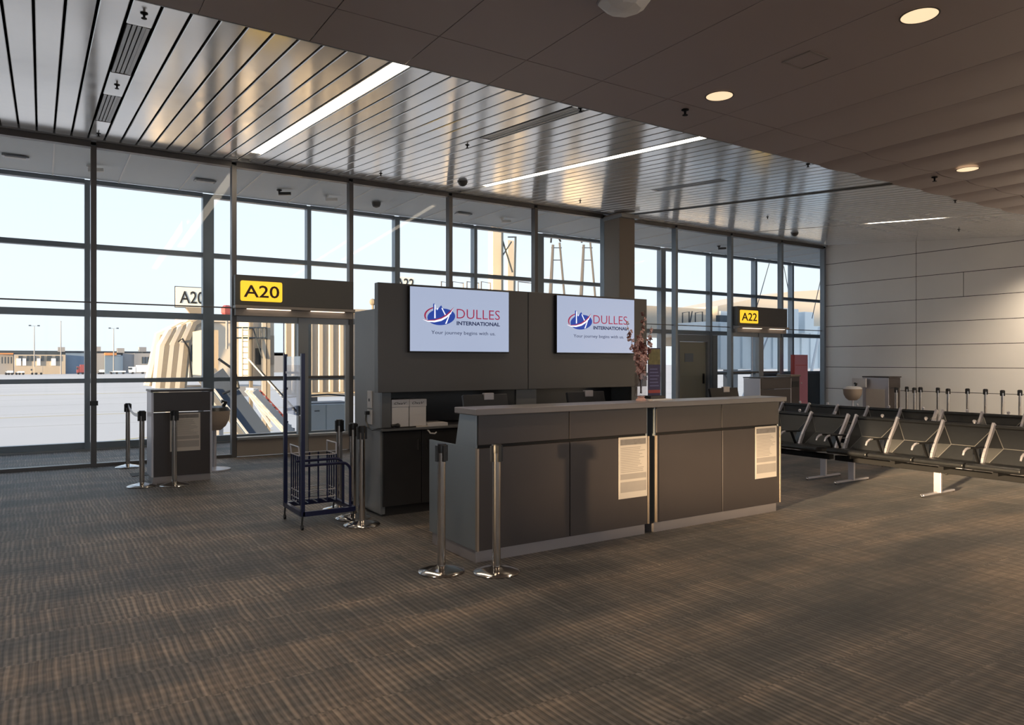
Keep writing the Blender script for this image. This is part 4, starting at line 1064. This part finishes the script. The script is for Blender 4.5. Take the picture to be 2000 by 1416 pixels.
m.build('ladder', M['far3'], t)
m = MB()
for v in (640, 660, 738): m.tube([T(458,v,23.95), T(522,v,23.95)], .025, 5)
for u in (500, 508, 516): m.tube([T(u,640,23.95), T(u,662,23.95)], .018, 5)
m.tube([T(494,640,23.95), T(512,700,23.95)], .02, 5)
m.build('railing', M['fard'], t)
a, b_ = T(420, 735), T(452, 640); bx('rear_cabin', M['far3'], t, a.x, b_.x, 26, 28, a.z, b_.z)
a, b_ = T(424, 690), T(434, 662); bx('window', M['fard'], t, a.x, b_.x, 25.97, 26, a.z, b_.z)
# chute and service stair going down to the right
def incl(Y, u0, v0, u1, v1):
    return at(u0, v0, Y), at(u1, v1, Y)
t = thing('baggage_chute', 'slate blue baggage chute sloping down to the right outside the A20 doors', 'chute', (4.7,20.4,GZ))
a, b_ = incl(20.3, 414, 744, 500, 858); d = (b_-a); a = a-d*.05; e_ = a+d*((a.z-GZ)/(-d.z))*.96
MB().bar(a, e_, .95, .06).build('chute_bed', M['slate'], t); 
for s_ in (-.5, .5): MB().bar(a+Vector((0,s_,.10)), e_+Vector((0,s_,.10)), .05, .55).build('side_wall', M['slate'] if s_ < 0 else M['far1'], t)
MB().bar(a+Vector((0,-.55,-.28)), e_+Vector((0,-.55,-.28)), .06, .05).build('rail', M['farw'], t)
MB().tube([(e_.x-1.2,20.3,GZ),(e_.x-1.2,20.3,GZ+1.2)], .06, 6).build('support_leg', M['far1'], t)
MB().tube([a+Vector((.1,-.6,.5)), a+Vector((.5,-.6,.2)), a+Vector((.6,-.6,-.25)), a+Vector((.2,-.6,-.4))], .035, 6).build('cable', M['black'], t)
t = thing('service_stair', 'white and black service stair sloping beside the chute', 'stair', (5.6,21.6,GZ))
a, b_ = incl(21.6, 490, 762, 572, 852); d = (b_-a); e_ = a+d*((a.z-GZ)/(-d.z))*.98
for s_ in (-.45, .05, .5): MB().bar(a+Vector((0,s_,0)), e_+Vector((0,s_,0)), .05, .16).build('stringer', M['farw'], t)
n = 44
for i in range(n):
    p = a.lerp(e_, (i+.5)/n)
    o_ = MB().box(p.x-.075, p.x+.075, p.y-.42, p.y+.46, p.z+.06, p.z+.11).build('tread', M['black'] if i % 2 else M['farw'], t)
hr = Vector((0,.5,.95)); MB().tube([a+hr, e_+hr], .025, 6).build('handrail', M['farw'], t); hr = Vector((0,-.45,.75)); MB().tube([a+hr, e_+hr], .02, 6).build('handrail', M['fard'], t)
a2 = at(505, 765, 22.4); b2 = at(556, 820, 22.4); MB().bar(a2, b2, .1, .14).build('brace', M['red'], t); MB().bar(a2+Vector((-.3,0,0)), b2+Vector((-.4,0,-.2)), .06, .08).build('brace', M['farw'], t)
t = thing('equipment_cabinet', 'low white equipment cabinets outside the right leaf of the A20 doors', 'cabinet', (6.0,17.4,-.4))
a, b_ = at(602, 850, 17), at(690, 788, 17); mid = at(637, 800, 17).x
bx('left_door', M['pale'], t, a.x, mid-.01, 17, 17.03, a.z, b_.z, .004); bx('right_door', M['pale'], t, mid+.01, b_.x, 17, 17.03, a.z, b_.z, .004)
bx('body', M['pale'], t, a.x+.01, b_.x, 17.03, 17.9, GZ, b_.z); bx('vent_top', M['far1'], t, a.x+.05, b_.x-.05, 17.1, 17.8, b_.z, b_.z+.04)
bx('handle', M['fard'], t, a.x+.15, a.x+.27, 16.985, 17, b_.z-.16, b_.z-.14)
MB().tube([at(560,776,16.6), at(640,770,16.9), at(684,774,17.0)], .02, 6).build('railing', M['fard'], t)

# ---- apparatus seen above the wall unit
t = thing('service_mast', 'cream mast with a cross-braced dark lattice above the left screen', 'mast', (P_(985,560,26).x,26,GZ))
a, b_ = P_(963, 560, 27), P_(980, 444, 27); bx('mast_column', M['cream'], t, a.x, b_.x, 27, 27.4, GZ, b_.z)
a, b_ = P_(992, 560, 26.5), P_(1004, 470, 26.5); bx('mast_column', M['cream'], t, a.x, b_.x, 26.5, 26.7, GZ, b_.z)
m = MB(); m.tube([P_(981,640,26),P_(981,450,26)], .045, 6); m.tube([P_(1003,640,26),P_(1007,462,26)], .045, 6)
m.tube([P_(981,468,26),P_(1001,532,26)], .035, 6); m.tube([P_(999,472,26),P_(981,500,26)], .03, 6); m.tube([P_(992,463,26),P_(1008,463,26)], .03, 6)
m.build('lattice', M['fard'], t)
def aframe(u, label):
    Y = 25; t = thing('hose_gantry', label, 'gantry', (P_(u,600,Y).x, Y, GZ), 'hose gantries behind the wall unit')
    m = MB(); m.tube([P_(u-10,640,Y), P_(u-2,478,Y)], [.10,.055], 6); m.build('leg', M['alu'], t)
    m = MB(); m.tube([P_(u+26,640,Y), P_(u+11,474,Y)], [.05,.045], 6); m.build('leg', M['alu'], t)
    m = MB()
    for v in (484, 508): m.tube([P_(u-5,v,Y), P_(u+15,v,Y)], .02, 5)
    m.build('rung', M['alu'], t)
    MB().tube([P_(u-6,474,Y),P_(u-5,462,Y),P_(u+1,458,Y),P_(u+8,462,Y),P_(u+13,472,Y)], .04, 6).build('hook', M['black'], t, smooth=True)
aframe(1082, 'tapering hose gantry with a hook above the right screen, left of two'); aframe(1142, 'tapering hose gantry with a hook above the right screen, right of two')
t = thing('roof_railing', 'thin dark guard rails on the bridge roof above the left screen', 'railing', (P_(930,560,24).x,24,P_(930,600,24).z))
m = MB()
for u0, u1 in ((862,880),(884,905),(912,935),(940,958),(1012,1040)):
    m.tube([P_(u0,580,24),P_(u0,550,24),P_(u1,553,24),P_(u1,580,24)], .025, 5)
m.build('rails', M['alu'], t)
bx('roof_deck', M['cream'], t, P_(850,580,24).x, P_(1180,580,24).x, 23.9, 26, P_(1000,592,24).z, P_(1000,580,24).z)
for u in (870, 1100): q_ = P_(u,592,24.5); bx('support_leg', M['cream'], t, q_.x-.15, q_.x+.15, 24.4, 24.7, GZ, q_.z)
t = thing('yard_lamp', 'small yellowish lamp head above the left edge of the wall unit', 'lamp', P_(728,600,23.6))
c_ = P_(728,590,23.6); MB().ball(c_, .12, 8).build('lamp_head', M['creamd'], t); MB().tube([c_, (c_.x,c_.y,GZ)], .04, 6).build('pole', M['creamd'], t)

# ---- buildings and bridge right of the column
t = thing('jet_bridge', 'long cream jet bridge with pale blue ribbed side right of the column', 'jet bridge', (20,20,GZ))
OFF[t.name] = (0,0,0); t.location = (0,0,0)
a, b_ = P_(1180, 650, 21), P_(1425, 606, 21); bx('cream_side', M['cream'], t, a.x, b_.x, 21, 24, a.z, b_.z)
a, b_ = P_(1385, 722, 19), P_(1665, 640, 19); rib_wall(t, a.x, b_.x, 19, a.z, b_.z, M['pale'], .62, 1.6)
a2 = P_(1470, 640, 20.7); b2 = P_(1700, 640, 20.7)
m = MB(); zt = P_(1475,600,20.7).z
m.prism([(a2.x-2.2,20.7,a.z+1),(b2.x,20.7,a.z+1),(b2.x,20.7,P_(1700,560,20.7).z),(P_(1540,580,20.7).x,20.7,P_(1540,570,20.7).z),(a2.x-2.2,20.7,P_(1440,600,20.7).z)], (0,3,0)); m.build('upper_volume', M['cream'], t)
for u0, v0, u1, v1 in ((1478,650,1500,612),(1490,650,1512,620),(1525,650,1560,604),(1572,650,1590,610)):
    p0, p1 = P_(u0,v0,18.6), P_(u1,v1,18.6); bx('roof_box', M['pale'], t, p0.x, p1.x, 18.6, 19.2, p0.z, p1.z, .02)
m = MB()
for u0, u1 in ((1333,1346),(1358,1372)):
    m.tube([P_(u0,640,20.8),P_(u0,611,20.8),P_(u1,609,20.8),P_(u1,640,20.8)], .03, 5)
m.tube([P_(1352,608,20.8),P_(1346,640,20.8)], .03, 5); m.build('roof_rails', M['fard'], t)
p0, p1 = P_(1408,640,20.6), P_(1420,608,20.6); bx('vent_stack', M['pale'], t, p0.x, p1.x, 20.6, 20.95, p0.z, p1.z); bx('vent_stack', M['fard'], t, p0.x-.3, p1.x, 20.4, 20.6, p0.z, p0.z+.5)
for x in (23, 30, 38): bx('support_leg', M['far1'], t, x, x+.4, 19.5, 19.9, GZ, a.z)
m = MB(); m.tube([P_(1448,785,17.5),P_(1506,640,17.5)], .06, 6); m.tube([P_(1572,790,17.5),P_(1602,640,17.5)], .06, 6); m.build('strut', M['farw'], t)
m = MB(); m.tube([P_(1478,600,18),P_(1505,505,18)], .016, 5); m.tube([P_(1586,622,18),P_(1604,540,18)], .016, 5); m.tube([P_(1531,520,18),P_(1548,610,18)], .016, 5); m.build('stay_cable', M['fard'], t)
m = MB(); m.tube([P_(1392,728,17.5),P_(1480,724,17.5)], .05, 6); m.tube([P_(1412,728,17.5),P_(1430,750,17.5)], .04, 6); m.build('service_pipe', M['far1'], t)
bpy.context.view_layer.update()
